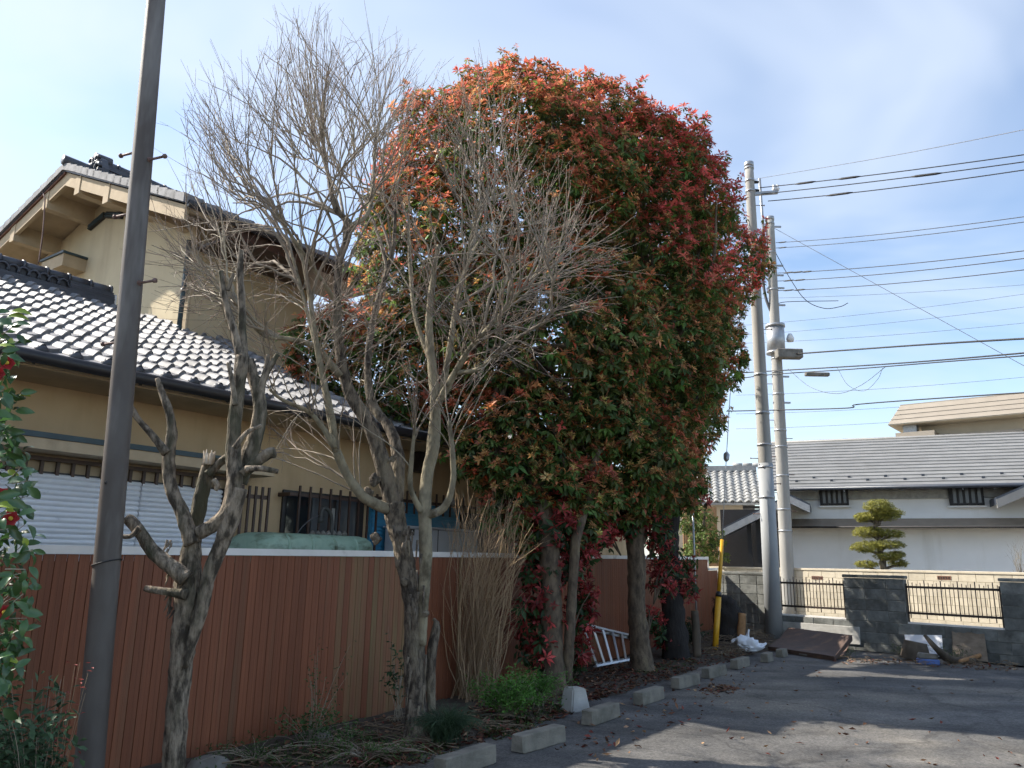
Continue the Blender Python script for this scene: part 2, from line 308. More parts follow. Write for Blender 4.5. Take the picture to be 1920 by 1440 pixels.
# ---------------------------------------------------------------- leaf clouds with numpy
def np_mesh(name, verts, faces, cols, mat, parent=None, smooth=False):
    me = bpy.data.meshes.new(name); nv, nf = len(verts), len(faces); k = faces.shape[1]
    me.vertices.add(nv); me.vertices.foreach_set('co', np.asarray(verts, np.float32).ravel())
    me.loops.add(nf * k); me.loops.foreach_set('vertex_index', np.asarray(faces, np.int32).ravel())
    me.polygons.add(nf); me.polygons.foreach_set('loop_start', np.arange(0, nf * k, k, dtype=np.int32)); me.polygons.foreach_set('loop_total', np.full(nf, k, np.int32))
    me.update(calc_edges=True)
    if cols is not None:
        at = me.color_attributes.new('Col', 'FLOAT_COLOR', 'POINT')
        at.data.foreach_set('color', np.concatenate([cols, np.ones((nv, 1))], 1).astype(np.float32).ravel())
    me.materials.append(mat)
    if smooth: me.polygons.foreach_set('use_smooth', np.ones(nf, bool))
    return put(name, me, parent)
def nrm(a): return a / np.maximum(np.linalg.norm(a, axis=-1, keepdims=True), 1e-9)
def leaves(p, d, n, L, W, bend, col, fold=.12):
    """one five-point leaf per row: base p, axis d, face normal n"""
    d = nrm(d); sd = nrm(np.cross(d, n)); n = np.cross(sd, d); L = L[:, None]; W = W[:, None]; B = bend[:, None]
    mid = p + d * L * .5
    v = np.stack([p, mid - n * W * fold * 2, mid - sd * W * .5 + n * W * fold, mid + sd * W * .5 + n * W * fold, p + d * L * .97 - n * L * B], 1)
    N = len(p); f = np.array([[0, 1, 2], [0, 3, 1], [2, 1, 4], [1, 3, 4]])
    F = (np.arange(N)[:, None, None] * 5 + f[None]).reshape(-1, 3)
    return v.reshape(-1, 3), F, np.repeat(col, 5, 0)
def rosettes(P, A, k, L, W, el, droop, col, cvar, rng, bend=.15, jit=.25, off=0.0):
    """k leaves around each tip P with axis A; el = (lo, hi) elevation; returns leaf arrays"""
    N = len(P); A = nrm(A); t1 = nrm(np.cross(A, rng.normal(size=(N, 3)))); t2 = np.cross(A, t1)
    ph = (np.arange(k) * 2.39996)[None] + rng.uniform(0, 6.28, (N, 1)) + rng.normal(0, jit, (N, k))
    e = rng.uniform(el[0], el[1], (N, k))
    rad = np.cos(ph)[..., None] * t1[:, None] + np.sin(ph)[..., None] * t2[:, None]
    d = np.cos(e)[..., None] * rad + np.sin(e)[..., None] * A[:, None]; d[..., 2] -= droop
    nn = np.cos(e)[..., None] * A[:, None] - np.sin(e)[..., None] * rad
    base = P[:, None] + A[:, None] * (off + rng.uniform(-.02, .02, (N, k, 1))) + rad * .006
    ll = L * rng.uniform(.6, 1.25, (N, k)) * rng.uniform(.6, 1.45, (N, 1)); ww = W * ll / L * rng.uniform(.85, 1.15, (N, k))
    cc = np.repeat(col[:, None], k, 1) * (1 + rng.normal(0, cvar, (N, k, 1)))
    return base.reshape(-1, 3), d.reshape(-1, 3), nn.reshape(-1, 3), ll.ravel(), ww.ravel(), np.full(N * k, bend) * rng.uniform(.3, 1.7, N * k), np.clip(cc.reshape(-1, 3), .003, 1)
def leaf_object(name, batches, mat, parent, org):
    V, F, C, b = [], [], [], 0
    for bt in batches:
        v, f, c = leaves(*bt); V.append(v - np.array(org)); F.append(f + b); C.append(c); b += len(v)
    return np_mesh(name, np.concatenate(V), np.concatenate(F), np.concatenate(C), mat, parent)

# ================================================================ SETTING
FF = Frame((-2.4, 6.2, 0), R(57.8))                 # x runs along the brown fence, y towards the house
HF = Frame((-3.183, 7.296, 0), R(54.5))             # x along the house front, y away from the lot
_w0, _w1 = Vector((4.6, 17.2, 0)), Vector((8.3, 13.2, 0))
WF = Frame(_w0, math.atan2(_w1.y - _w0.y, _w1.x - _w0.x))   # dark block wall

g = MB(); g.add([(-900, -900, -.07), (900, -900, -.07), (900, 900, -.07), (-900, 900, -.07)], [(0, 1, 2, 3)])
tag(g.build('ground', M['ground']), kind='structure')
lot = MB()
fa = FF.w((-14, -.35, 0)); fb = FF.w((13.4, -.35, 0)); wa = WF.w((-.2, .1, 0)); wb = WF.w((26, .1, 0))
lot.add([(fa.x, fa.y, 0), (30, -14, 0), (wb.x, wb.y, 0), (wa.x, wa.y, 0), (fb.x, fb.y, 0)], [(0, 1, 2, 3, 4)])
tag(lot.build('asphalt_lot', M['asphalt']), kind='structure')

def soil_h(x, y):                                   # fence frame
    e = -1.42 + .16 * noise.noise(Vector((x * .8, 3.3, 0))) + .06 * noise.noise(Vector((x * 3.1, 7, 0))) - .25 * max(0, min(1, (x - 8.5) / 3))
    edge = max(0, min(1, (y - e) / .3)); edge = edge * edge * (3 - 2 * edge)
    h = .035 + .03 * noise.noise(Vector((x * 1.3, y * 1.3, 1))) + .02 * noise.noise(Vector((x * 5, y * 5, 4)))
    h += .16 * max(0, min(1, (x - 8) / 4)) * max(0, min(1, (y + 1.7) / 1.0))
    return -.03 + edge * (.03 + max(0, h))
sm = MB(); NX, NY = 260, 36; X0, X1, Y0, Y1 = -6.0, 13.6, -1.95, .9
vs = [FF.w((X0 + (X1 - X0) * i / NX, Y0 + (Y1 - Y0) * j / NY, 0)) for j in range(NY + 1) for i in range(NX + 1)]
for k, p in enumerate(vs):
    i, j = k % (NX + 1), k // (NX + 1); p.z = soil_h(X0 + (X1 - X0) * i / NX, Y0 + (Y1 - Y0) * j / NY)
sm.add(vs, [(j * (NX + 1) + i, j * (NX + 1) + i + 1, (j + 1) * (NX + 1) + i + 1, (j + 1) * (NX + 1) + i) for j in range(NY) for i in range(NX)], smooth=True)
tag(sm.build('planting_strip', M['soil']), kind='structure')
def soil_at(p):
    q = FF.l(p); return max(0, soil_h(q.x, q.y))
def strip(px, py):                                  # point of the strip seen at a pixel
    z = 0.0
    for _ in range(4): p = az(px, py, z); z = soil_at(p)
    return p

# ---------------------------------------------------------------- brown fence
ztopA, ztopB = FF.on(100, 1030, 'y', 0), FF.on(1300, 1046, 'y', 0)
def fz_top(s): return ztopA.z + (ztopB.z - ztopA.z) * (s - ztopA.x) / (ztopB.x - ztopA.x)
_fb = [FF.on(x, y, 'y', 0) for x, y in ((362, 1425), (610, 1361), (770, 1331), (1000, 1279), (1308, 1189))]
def fz_bot(s): return float(np.interp(s, [-4] + [p.x for p in _fb], [_fb[0].z] + [p.z for p in _fb]))
S_STEP = FF.on(1329, 1100, 'y', 0).x; S_END = FF.on(1346, 1100, 'y', 0).x
fence = thing('siding_fence', 'long brown ribbed metal fence with white cap between the lot and the beige house', 'fence', FF.o, FF.rz)
pl = MB(); W_ = .076                                # one plank: shallow trapezoid with a fine centre rib
pr = [(0, .006), (.0025, 0), (.037, 0), (.038, .001), (.040, .001), (.041, 0), (.0755, 0), (.078, .006)]
pl.add([(x, y, 0) for x, y in pr] + [(x, y, 1) for x, y in pr], [(i, i + 1, 9 + i, 8 + i) for i in range(7)])
plme = pl.build('plank', M['siding'], fence); me_plank = plme.data; bpy.data.objects.remove(plme); me_moss = me_plank.copy(); me_moss.materials.clear(); me_moss.materials.append(M['siding_moss'])
s = -3.6
while s < S_END - .05:
    dz = 0 if s + W_ < S_STEP else -.23
    zb = fz_bot(s) ; zt = fz_top(s) + dz - .03
    put('plank', me_moss if (1.5 < s < 2.5 or 3.4 < s < 4.3 or 6.2 < s < 6.9) and RNG.random() < .8 else me_plank, fence, (s, RNG.uniform(-.0015, .0015), zb), (0, 0, 0), (1.0, 1, zt - zb)); s += .08
bk = MB(); bk.box((-3.6, .0075, .02), (S_STEP, .03, 1.45)).build('backing_sheet', M['siding_gap'], fence)
bk = MB()
for a, b, d in ((-3.6, -.45, 0), (-.449, 3.05, 0), (3.051, 6.9, 0), (6.901, 10.2, -.004), (10.201, S_STEP, -.004)):
    c = MB(); c.beam((a, .02, fz_top(a) + d), (b, .02, fz_top(b) + d), .075, .055); c.build('cap', M['cap'], fence)
c = MB(); c.beam((S_STEP + .001, .02, fz_top(S_STEP) - .23), (S_END, .02, fz_top(S_END) - .23), .075, .05); c.build('cap', M['cap'], fence)
c = MB(); c.box((S_STEP - .012, -.012, fz_top(S_STEP) - .23), (S_STEP + .02, .05, fz_top(S_STEP) + .027)); c.build('end_trim', M['cap'], fence)
for k in range(9):
    q = -3 + k * 1.9; c = MB(); c.box((q, .032, -.05), (q + .06, .09, 1.4)); c.build('post', M['brownmetal'], fence)
ft = MB(); ft.box((-3.6, .05, -.1), (S_END, .17, .0)); ft.build('footing', M['footing'], fence)

# ---------------------------------------------------------------- beige house
house = thing('beige_house', 'two storey beige stucco house with grey tiled roofs behind the brown fence', 'house', HF.o, HF.rz)
SL, Z0 = .45, 3.15
w = MB()
w.box((-7, .6, -.05), (10.6, 8.2, 3.06))
w.build('wall', M['stucco'], house)
# lower roof deck
rd = MB(); UE = 2.47
rd.add([(-7.2, -.12, Z0 - .1), (UE, -.12, Z0 - .1), (UE, 4.1, Z0 + SL * 4.1 - .03), (-7.2, 4.1, Z0 + SL * 4.1 - .03), (UE, 8.6, Z0 - .1), (-7.2, 8.6, Z0 - .1),
        (-7.2, -.12, Z0 - .04), (UE, -.12, Z0 - .04)], [(0, 1, 2, 3), (3, 2, 4, 5), (0, 3, 5), (1, 4, 2)])
rd.build('roof_deck', M['gutter'], house)
# one S-tile
def tile_mesh(eave=False):
    b = MB(); W, L, T = .2755, .29, .04; n = 10
    def zp(t):                                      # roll at the left, shallow pan to the right
        return .056 * math.sin(math.pi * t / .34) if t < .34 else -.022 * math.sin(math.pi * (t - .34) / .66)
    xs = [i / n for i in range(n + 1)]
    xs = [0, .06, .12, .17, .22, .28, .34, .5, .67, .84, 1.0]
    top = [(x * W, 0, zp(x) + T) for x in xs]; back = [(x * W, L, zp(x) * .96) for x in xs]; bot = [(x * W, .002, zp(x) - (.05 if eave and x > .34 else .004)) for x in xs]
    n = len(xs) - 1
    b.add(top + back, [(i, i + 1, n + 2 + i, n + 1 + i) for i in range(n)], smooth=True)
    b.add(bot + top, [(i, i + 1, n + 2 + i, n + 1 + i) for i in range(n)], 1 if eave else 0)
    if eave:                                        # round end disc
        cx, cz, r = .17 * W, .028, .052
        ring = [(cx + r * math.cos(a), -.02, cz + r * math.sin(a)) for a in [2 * math.pi * i / 14 for i in range(14)]]
        dome = [(cx + .6 * r * math.cos(a), -.034, cz + .6 * r * math.sin(a)) for a in [2 * math.pi * i / 14 for i in range(14)]]
        bk_ = [(x, .04, z) for x, _, z in ring]
        b.add(ring + dome + bk_, [(i, (i + 1) % 14, 14 + (i + 1) % 14, 14 + i) for i in range(14)] + [tuple(range(14, 28))] + [(i, 28 + i, 28 + (i + 1) % 14, (i + 1) % 14) for i in range(14)], 1, True)
    o = b.build('tile', [M['tile'], M['ridge']]); me = o.data; bpy.data.objects.remove(o); return me
me_tile, me_eave = tile_mesh(), tile_mesh(True)
TA = math.atan(SL); PITCH = .236; NR = 19; NC = 15
roof = MB(); roof.box((UE - .02, -.1, Z0 - .1), (UE + .02, -.08, Z0 - .08)); roof = roof.build('tiled_roof', M['gutter'], house)
U0 = UE - NC * .2755
for c_ in range(NC):
    for r_ in range(NR):
        d = r_ * PITCH
        put('eave_tile' if r_ == 0 else 'tile', me_eave if r_ == 0 else me_tile, roof,
            (U0 + c_ * .2755 + RNG.uniform(-.003, .003), -.12 + d * math.cos(TA), Z0 - .065 + d * math.sin(TA) + RNG.uniform(-.003, .003)), (TA, RNG.uniform(-.012, .012), RNG.uniform(-.01, .01)))
def tile_field(name, mats, u0, cols, rows, v0, z0, ta, parent):
    src, se = me_tile, me_eave; V, F, MI = [], [], []
    rot = Matrix.Rotation(ta, 3, 'X'); b = 0
    for c_ in range(cols):
        for r_ in range(rows):
            me = se if r_ == 0 else src; d = r_ * PITCH
            off = Vector((u0 + c_ * .2755, v0 + d * math.cos(ta), z0 + d * math.sin(ta) + RNG.uniform(-.003, .003)))
            V += [rot @ v.co + off for v in me.vertices]; F += [[b + i for i in p.vertices] for p in me.polygons]; MI += [p.material_index for p in me.polygons]; b += len(me.vertices)
    me = bpy.data.meshes.new(name); me.from_pydata(V, [], F)
    for m_ in mats: me.materials.append(m_)
    me.polygons.foreach_set('material_index', MI); o = put(name, me, parent); o['kind'] = 'stuff'; return o
tile_field('more_tiles', [M['tile'], M['ridge']], U0 - 12 * .2755, 12, NR, -.12, Z0 - .065, TA, roof)
b = MB()                                            # rounded verge row at the roof end
for k in range(NR):
    d0, d1 = k * PITCH - .02, (k + 1) * PITCH + .03
    b.tube([(UE + .03, -.12 + d0 * math.cos(TA), Z0 - .0 + d0 * math.sin(TA)), (UE + .03, -.12 + d1 * math.cos(TA), Z0 - .03 + d1 * math.sin(TA))], [.062, .055], 10)
b.build('verge_tiles', M['tile'], roof)
b = MB(); b.add([(UE - .1, -.1, Z0 - .12), (10.8, -.1, Z0 - .12), (10.8, 3.4, Z0 + .39 * 3.4 - .12), (UE - .1, 3.4, Z0 + .39 * 3.4 - .12)], [(0, 1, 2, 3)]); b.build('side_roof_deck', M['gutter'], house)
tile_field('side_roof_tiles', [M['tile'], M['ridge']], UE + .1, 29, 15, -.1, Z0 - .1, math.atan(.39), house)
# eave boards, gutter
b = MB(); b.box((-7.2, -.1, 3.0), (10.8, -.06, 3.09)); b.box((-7.2, -.06, 2.985), (10.8, .6, 3.02)); b.build('eave_board', M['stucco_trim'], house)
b = MB(); b.tube([(-7.3, -.17, 3.045), (10.8, -.17, 3.06)], .055, 10); b.build('gutter', M['gutter'], house)
for k in range(14):
    b = MB(); q = -3.2 + k * .9; b.beam((q, -.17, 2.99), (q, -.08, 3.06), .02, .015); b.build('gutter_bracket', M['gutter'], house)
# decorative ridge of the lower roof
RV, RZ = 4.05, Z0 + SL * 4.05 - .06; RE = HF.on(209, 555, 'y', RV).x
rg = MB(); rg.box((-7.2, RV - .15, RZ - .1), (RE, RV + .15, RZ + .06)); rg = rg.build('lower_ridge', M['ridge'], house)
for k, (hw, z0_, h_) in enumerate(((.135, .062, .028), (.122, .095, .028))):
    b = MB(); b.box((-7.2, RV - hw, RZ + z0_), (RE - .01, RV + hw, RZ + z0_ + h_)); b.build('flat_ridge_tile', M['ridge'], rg)
for k in range(4):
    b = MB(); b.box((RE - .62, RV - .115 + .006 * k, RZ + .126 + k * .03), (RE - .005 * k, RV + .115 - .006 * k, RZ + .151 + k * .03)); b.build('flat_ridge_tile', M['ridge'], rg)
b = MB(); b.box((-7.2, RV - .06, RZ + .123), (RE - .63, RV + .06, RZ + .245)); b.build('ridge_core', M['gutter'], rg)
k = 0; q = RE - .7
while q > -4:
    b = MB(); b.tube([(q + .075 * math.cos(a), RV - .09, RZ + .135 + .1 * math.sin(a)) for a in [math.pi * i / 8 for i in range(9)]], .013, 6); b.build('arc_tile', M['ridge'], rg); q -= .125
k = RE - .02
while k > -5:
    b = MB(); b.tube([(k, RV, RZ + .29), (k - .285, RV, RZ + .285)], .062, 10); b.tube([(k, RV, RZ + .29), (k - .03, RV, RZ + .29)], .075, 10); b.build('cover_tile', M['ridge'], rg); k -= .29
b = MB(); b.box((RE + .002, RV - .1, RZ - .04), (RE + .03, RV + .1, RZ + .22)); b.build('end_plaster', M['white'], rg)
# second storey
UC, VC = 1.95, 3.33; BU = UC - .78
g2 = MB(); g2.prism([(UC, VC, 3.6), (UC, 10.2, 3.6), (UC, 10.2, 6.42), (UC, 6.1, 7.62), (UC, VC, 6.5)], (2.15, 0, 0)); g2.build('upper_wall', M['stucco_up'], house)
PK, PKV = 7.78, 6.1
def rz_(v): return PK - .425 * (PKV - v) if v < PKV else PK - .285 * (v - PKV)
VR, VL = 2.35, 10.6
rf = MB(); U1 = 4.75
rf.prism([(BU - .04, VR, rz_(VR)), (BU - .04, PKV, PK), (BU - .04, VL, rz_(VL)), (BU - .04, VL, rz_(VL) - .07), (BU - .04, PKV, PK - .09), (BU - .04, VR, rz_(VR) - .07)], (U1 - BU, 0, 0))
rf = rf.build('upper_roof', M['ridge'], house)
sf = MB(); sf.prism([(BU + .07, VR + .03, rz_(VR) - .09), (BU + .07, PKV, PK - .12), (BU + .07, VL, rz_(VL) - .09), (BU + .07, VL, rz_(VL) - .11), (BU + .07, PKV, PK - .15), (BU + .07, VR + .03, rz_(VR) - .11)], (U1 - BU - .1, 0, 0)); sf.build('soffit', M['stucco_trim'], house)
b = MB(); b.prism([(BU, VR + .03, rz_(VR) - .08), (BU, PKV, PK - .1), (BU, PKV, PK - .33), (BU, VR + .03, rz_(VR) - .3)], (.06, 0, 0)); b.build('barge_board', M['stucco_trim'], house)
b = MB(); b.prism([(BU, PKV, PK - .1), (BU, VL, rz_(VL) - .08), (BU, VL, rz_(VL) - .3), (BU, PKV, PK - .33)], (.06, 0, 0)); b.build('barge_board', M['stucco_trim'], house)
b = MB(); b.prism([(BU - .03, PKV, PK - .08), (BU - .03, VL, rz_(VL) - .06), (BU - .03, VL, rz_(VL) - .11), (BU - .03, PKV, PK - .13)], (.03, 0, 0)); b.build('verge_flashing', M['redbrown'], house)
for v_ in (7.85, 6.72, 5.62, 4.62, 3.6):
    b = MB(); zt = rz_(v_) - .11; b.box((BU - .012, v_ - .08, zt - .31), (UC + .02, v_ + .08, zt)); b.build('purlin', M['stucco_trim'], house)
b = MB(); b.box((UC, VR + .02, rz_(VR) - .26), (U1, VR + .06, rz_(VR) - .08)); b.build('eave_fascia', M['brownmetal'], house)
b = MB(); b.box((UC, VR + .06, rz_(VR) - .24), (U1, VC + .02, rz_(VR) - .2)); b.build('eave_soffit', M['brownmetal'], house)
b = MB(); b.tube([(BU, VR - .06, rz_(VR) - .08), (U1, VR - .06, rz_(VR) - .06)], .055, 8); b.build('upper_gutter', M['gutter'], house)
n_ = 17
for k in range(n_):                                 # verge tiles climbing to the peak, both slopes
    a, c = VR - .03 + (PKV - VR) * k / n_, VR + .02 + (PKV - VR) * (k + 1) / n_
    b = MB(); b.prism([(BU - .07, a, rz_(a) + .075), (BU - .07, c, rz_(c) + .045), (BU - .07, c, rz_(c) - .06), (BU - .07, a, rz_(a) - .06)], (.2, 0, 0)); b.build('verge_tile', M['tile'], rf)
for k in range(18):
    a, c = PKV + (VL - PKV) * (k + 1.1) / 18, PKV + (VL - PKV) * k / 18
    b = MB(); b.prism([(BU - .07, a, rz_(a) + .07), (BU - .07, a, rz_(a) - .06), (BU - .07, c, rz_(c) - .06), (BU - .07, c, rz_(c) + .04)], (.2, 0, 0)); b.build('verge_tile', M['tile'], rf)
b = MB()
for k in range(12):                                 # rolls of the upper right slope
    uu = BU + .2 + k * .2755; b.tube([(uu, VR - .02, rz_(VR) + .02), (uu, PKV - .1, PK - .02)], .05, 6)
b.build('tile_rolls', M['tile'], rf)
b = MB(); b.cyl((BU - .09, PKV, PK + .1), (BU + .6, PKV, PK + .1), .085, 12); b.build('peak_roll', M['ridge'], rf)
rt = MB(); rt.box((BU + .55, PKV - .13, PK - .03), (U1, PKV + .13, PK + .16)); rt = rt.build('upper_ridge', M['ridge'], house)
for k in range(3):
    b = MB(); b.box((BU + .56, PKV - .15 + .012 * k, PK + .165 + k * .035), (U1, PKV + .15 - .012 * k, PK + .192 + k * .035)); b.build('flat_ridge_tile', M['ridge'], rt)
q = BU + .5
while q < U1 - .1:
    b = MB(); b.tube([(q, PKV, PK + .32), (q + .29, PKV, PK + .315)], .068, 10); b.tube([(q, PKV, PK + .32), (q + .03, PKV, PK + .32)], .08, 10); b.build('cover_tile', M['ridge'], rt); q += .29
# ogre-face style ridge end ornament: plate, scrolls, knobs
on = MB(); ou = BU + .42
on.prism([(ou, PKV + .24, PK - .02), (ou, PKV + .26, PK + .12), (ou, PKV + .18, PK + .3), (ou, PKV, PK + .42), (ou, PKV - .18, PK + .3), (ou, PKV - .26, PK + .12), (ou, PKV - .24, PK - .02)], (.12, 0, 0))
for sgn in (-1, 1):
    on.tube([(ou - .03, PKV + sgn * (.17 + .085 * math.cos(a)), PK + .12 + .085 * math.sin(a)) for a in [i * .6 for i in range(11)]], .035, 7)
    on.tube([(ou - .02, PKV + sgn * (.1 + .06 * math.cos(a)), PK + .31 + .06 * math.sin(a)) for a in [i * .7 for i in range(9)]], .028, 7)
for sgn, zz_, rr in ((0, .2, .06), (.06, .1, .035), (-.06, .1, .035), (0, .04, .045), (.09, .22, .025), (-.09, .22, .025)):
    on.tube([(ou - .08, PKV + sgn, PK + zz_), (ou - .06, PKV + sgn, PK + zz_), (ou, PKV + sgn, PK + zz_)], [rr * .4, rr * .9, rr], 9)
on.tube([(ou - .02, PKV, PK + .36), (ou + .25, PKV, PK + .37)], .09, 12)
on.build('ridge_ornament', M['ridge'], rt)
# downpipe, corner, vents, small hood, loose cable
b = MB(); pa = HF.on(349, 470, 'x', UC - .07); pb = HF.on(338, 628, 'x', UC - .07); pa.y = pb.y = (pa.y + pb.y) / 2
b.tube([(UC - .07, pa.y, pa.z + .15), (UC - .07, pa.y, 4.55)], .036, 10)
for q in (pa.z, (pa.z + pb.z) / 2, pb.z + .1): b.tube([(UC - .07, pa.y, q), (UC - .07, pa.y, q + .05)], .042, 10)
b.build('downpipe', M['greentrim'], house)
b = MB(); b.box((UC - .012, VC - .012, 4.3), (UC + .02, VC + .1, 6.45)); b.build('corner_trim', M['stucco_trim'], house)
for (x0, y0), (x1, y1) in (((168, 427), (196, 403)), ((200, 403), (229, 404))):
    p, q = HF.on(x0, y0, 'x', UC - .03), HF.on(x1, y1, 'x', UC - .03)
    fr = MB(); fr.beam(p, q, .05, .11, upv=(0, 0, 1)); fr = fr.build('gable_vent', M['gutter'], house)
    for t in (-.03, .015):
        b = MB(); b.beam(p + Vector((-.03, 0, t)), q + Vector((-.03, 0, t)), .02, .02); b.build('louvre', M['greentrim'], fr)
hx = HF.on(118, 486, 'y', 6.68).x; hl = HF.on(78, 497, 'x', max(hx, 1.3)).y; hx = max(hx, 1.3)
b = MB(); b.box((hx, 6.68, 6.3), (UC + .01, hl, 6.52)); hd = b.build('small_hood', M['stucco_trim'], house)
b = MB(); b.box((hx - .03, 6.65, 6.522), (UC, hl + .03, 6.56)); b.build('hood_flashing', M['greentrim'], hd)
b = MB(); cp = catmull([HF.on(x, y, 'x', BU - .04) for x, y in ((92, 335), (84, 345), (80, 358), (84, 372), (83, 400), (80, 440), (72, 495))], 6)
b.tube(cp, .011, 6); b.build('loose_cable', M['bolt'], house)

# ground floor openings --------------------------------------------------------
VW = .6
def hb(name, m, a, b_, parent=None): q = MB(); q.box(a, b_); return q.build(name, m, parent or house)
hood = hb('window_hood', M['stucco_trim'], (-3.4, .2, 2.36), (HF.on(516, 880, 'y', .2).x, VW, 2.455))
hb('hood_flashing', M['greentrim'], (-3.42, .185, 2.457), (HF.on(375, 860, 'y', .2).x + .55, VW, 2.505), hood)
lat = hb('lattice_rail', M['brownmetal'], (-3.2, .5, 2.3), (1.2, .53, 2.335))
q = -3.1
while q < 1.2:
    hb('lattice_stud', M['brownmetal'], (q, .51, 2.16), (q + .028, .54, 2.3), lat); q += .135
hb('lattice_board', M['stucco_trim'], (-3.2, .57, 2.14), (1.2, .598, 2.36), lat)
SHR = HF.on(416, 950, 'y', .5).x
frame = hb('shutter_frame', M['gutter'], (-3.3, .55, .7), (SHR + .09, .597, 2.21))
hb('shutter_post', M['gutter'], (SHR + .01, .46, .7), (SHR + .07, .55, 2.2), frame)
sl_ = MB(); prf = [(0, .03), (.012, .012), (.024, .004), (.036, .012), (.047, .03)]
sl_.add([(0, y, z) for z, y in prf] + [(1, y, z) for z, y in prf], [(i, i + 1, 6 + i, 5 + i) for i in range(4)], smooth=True)
t_ = sl_.build('slat', M['shutter']); me_slat = t_.data; bpy.data.objects.remove(t_)
for a, c in ((-3.2, -1.05), (-1.04, .0), (.01, SHR)):
    sh = hb('silver_shutter', M['shutter'], (a, .535, .7), (c, .549, 2.19))
    for k in range(31): put('slat', me_slat, sh, (a, .5, .72 + k * .0475), (0, 0, 0), (c - a, 1, 1))
# barred panel beside the shutter
br = hb('grille', M['brownmetal'], (SHR + .08, .36, 2.12), (SHR + .5, .4, 2.16)); hb('grille_rail', M['brownmetal'], (SHR + .08, .36, 1.45), (SHR + .5, .4, 1.49), br)
for k in range(5): hb('bar', M['brownmetal'], (SHR + .12 + k * .085, .34, 1.1), (SHR + .145 + k * .085, .36, 2.25), br)
# main window with bars
wx0, wx1 = HF.on(527, 950, 'y', .6).x, HF.on(664, 950, 'y', .6).x
wf = hb('window', M['gutter'], (wx0, .575, 1.25), (wx1 + .15, .615, 2.27))
for k in range(3):
    a = wx0 + .05 + k * (wx1 - wx0) / 3
    hb('pane', M['frosted'] if k else M['glass'], (a, .566, 1.3), (a + (wx1 - wx0) / 3 - .05, .574, 2.22), wf)
hb('curtain_gap', M['paleblock'], (wx0 + .74, .562, 1.3), (wx0 + .79, .565, 2.1), wf)
gr = hb('window_grille', M['brownmetal'], (wx0 - .08, .36, 2.19), (wx1 + .2, .4, 2.225)); hb('grille_rail', M['brownmetal'], (wx0 - .08, .36, 1.32), (wx1 + .2, .4, 1.355), gr)
q = wx0 + .04
while q < wx1 + .18: hb('bar', M['brownmetal'], (q, .34, 1.15), (q + .024, .36, 2.31), gr); q += .155
for q in (wx0 - .06, wx1 + .15): hb('grille_arm', M['brownmetal'], (q, .4, 2.185), (q + .03, .6, 2.23), gr)
# blue shuttered window and its grille
bx0, bx1 = HF.on(694, 980, 'y', .55).x, HF.on(862, 950, 'y', .56).x
bs = hb('blue_shutter', M['blueshutter'], (bx0, .555, 1.1), (bx1, .597, 2.26))
for k in range(23): hb('slat', M['blueshutter'], (bx0 + .02, .535, 1.13 + k * .049), (bx1 - .02, .556, 1.168 + k * .049), bs)
bg_ = hb('blue_window_grille', M['brownmetal'], (bx0 - .1, .36, 2.25), (bx1 + .9, .4, 2.285))
q = bx0
while q < bx1 + .85: hb('bar', M['brownmetal'], (q, .34, 2.1), (q + .022, .36, 2.4), bg_); q += .15
hb('dark_window', M['brownmetal'], (bx1 + .05, .56, 1.2), (bx1 + 1.0, .6, 2.2)); hb('dark_window', M['brownmetal'], (bx1 + 1.25, .55, 1.2), (bx1 + 2.4, .6, 2.5))
hb('dark_window', M['frosted'], (bx1 + 1.32, .54, 1.25), (bx1 + 2.3, .549, 2.42))
vn = HF.on(787, 866, 'y', .55); hb('wall_vent', M['gutter'], (vn.x - .12, .45, vn.z - .15), (vn.x + .12, .6, vn.z + .13))
# the things standing between fence and house
FB = Frame(HF.o, HF.rz)
t0 = HF.on(455, 1030, 'y', .02); t1 = HF.on(668, 1030, 'y', .02)
tank = thing('water_tub', 'faded green resin tub upside down behind the fence, stained brown', 'tub', HF.w((t0.x, 0, 0)), HF.rz)
Lx = t1.x - t0.x
b = MB()
def rr_ring(x0, x1, y0, y1, r, z, n=5):
    pts = []
    for cx, cy, a0 in ((x1 - r, y1 - r, 0), (x0 + r, y1 - r, 90), (x0 + r, y0 + r, 180), (x1 - r, y0 + r, 270)):
        for i in range(n): a = R(a0 + 90 * i / (n - 1)); pts.append((cx + r * math.cos(a), cy + r * math.sin(a), z))
    return pts
ZT = HF.on(560, 1001, 'y', -.1).z
prof = [(0, .7, .12), (0, ZT - .22, .12), (.0, ZT - .11, .12), (.02, ZT - .06, .12), (.06, ZT - .02, .13), (.13, ZT, .12)]
rings = [rr_ring(i, Lx - i, -.32 + i, .34 - i, max(r - i * .3, .05), z) for i, z, r in prof]; n = len(rings[0])
b.add([p for rg_ in rings for p in rg_], [(k * n + i, k * n + (i + 1) % n, (k + 1) * n + (i + 1) % n, (k + 1) * n + i) for k in range(len(prof) - 1) for i in range(n)] + [tuple((len(prof) - 1) * n + i for i in range(n))], smooth=True)
b.build('tub_shell', M['greentank'], tank)
b = MB()
for k in range(4): q = Lx * (.2 + .2 * k); b.tube(catmull([(q, -.325, 1.0), (q, -.325, ZT - .2), (q, -.3, ZT - .08), (q, -.24, ZT - .02)], 3), .02, 6)
b.build('ribs', M['greentank'], tank)
hs = thing('bent_hose', 'dark bent pipe standing on the green tub in front of the barred window', 'pipe', HF.w((t0.x, 0, 0)), HF.rz)
hp = [HF.on(x, y, 'y', .0) - Vector((t0.x, 0, 0)) for x, y in ((620, 1012), (622, 985), (620, 965), (612, 954), (604, 956), (601, 972))]
b = MB(); b.tube(catmull(hp, 5), .022, 8); b.build('pipe', M['hose'], hs)
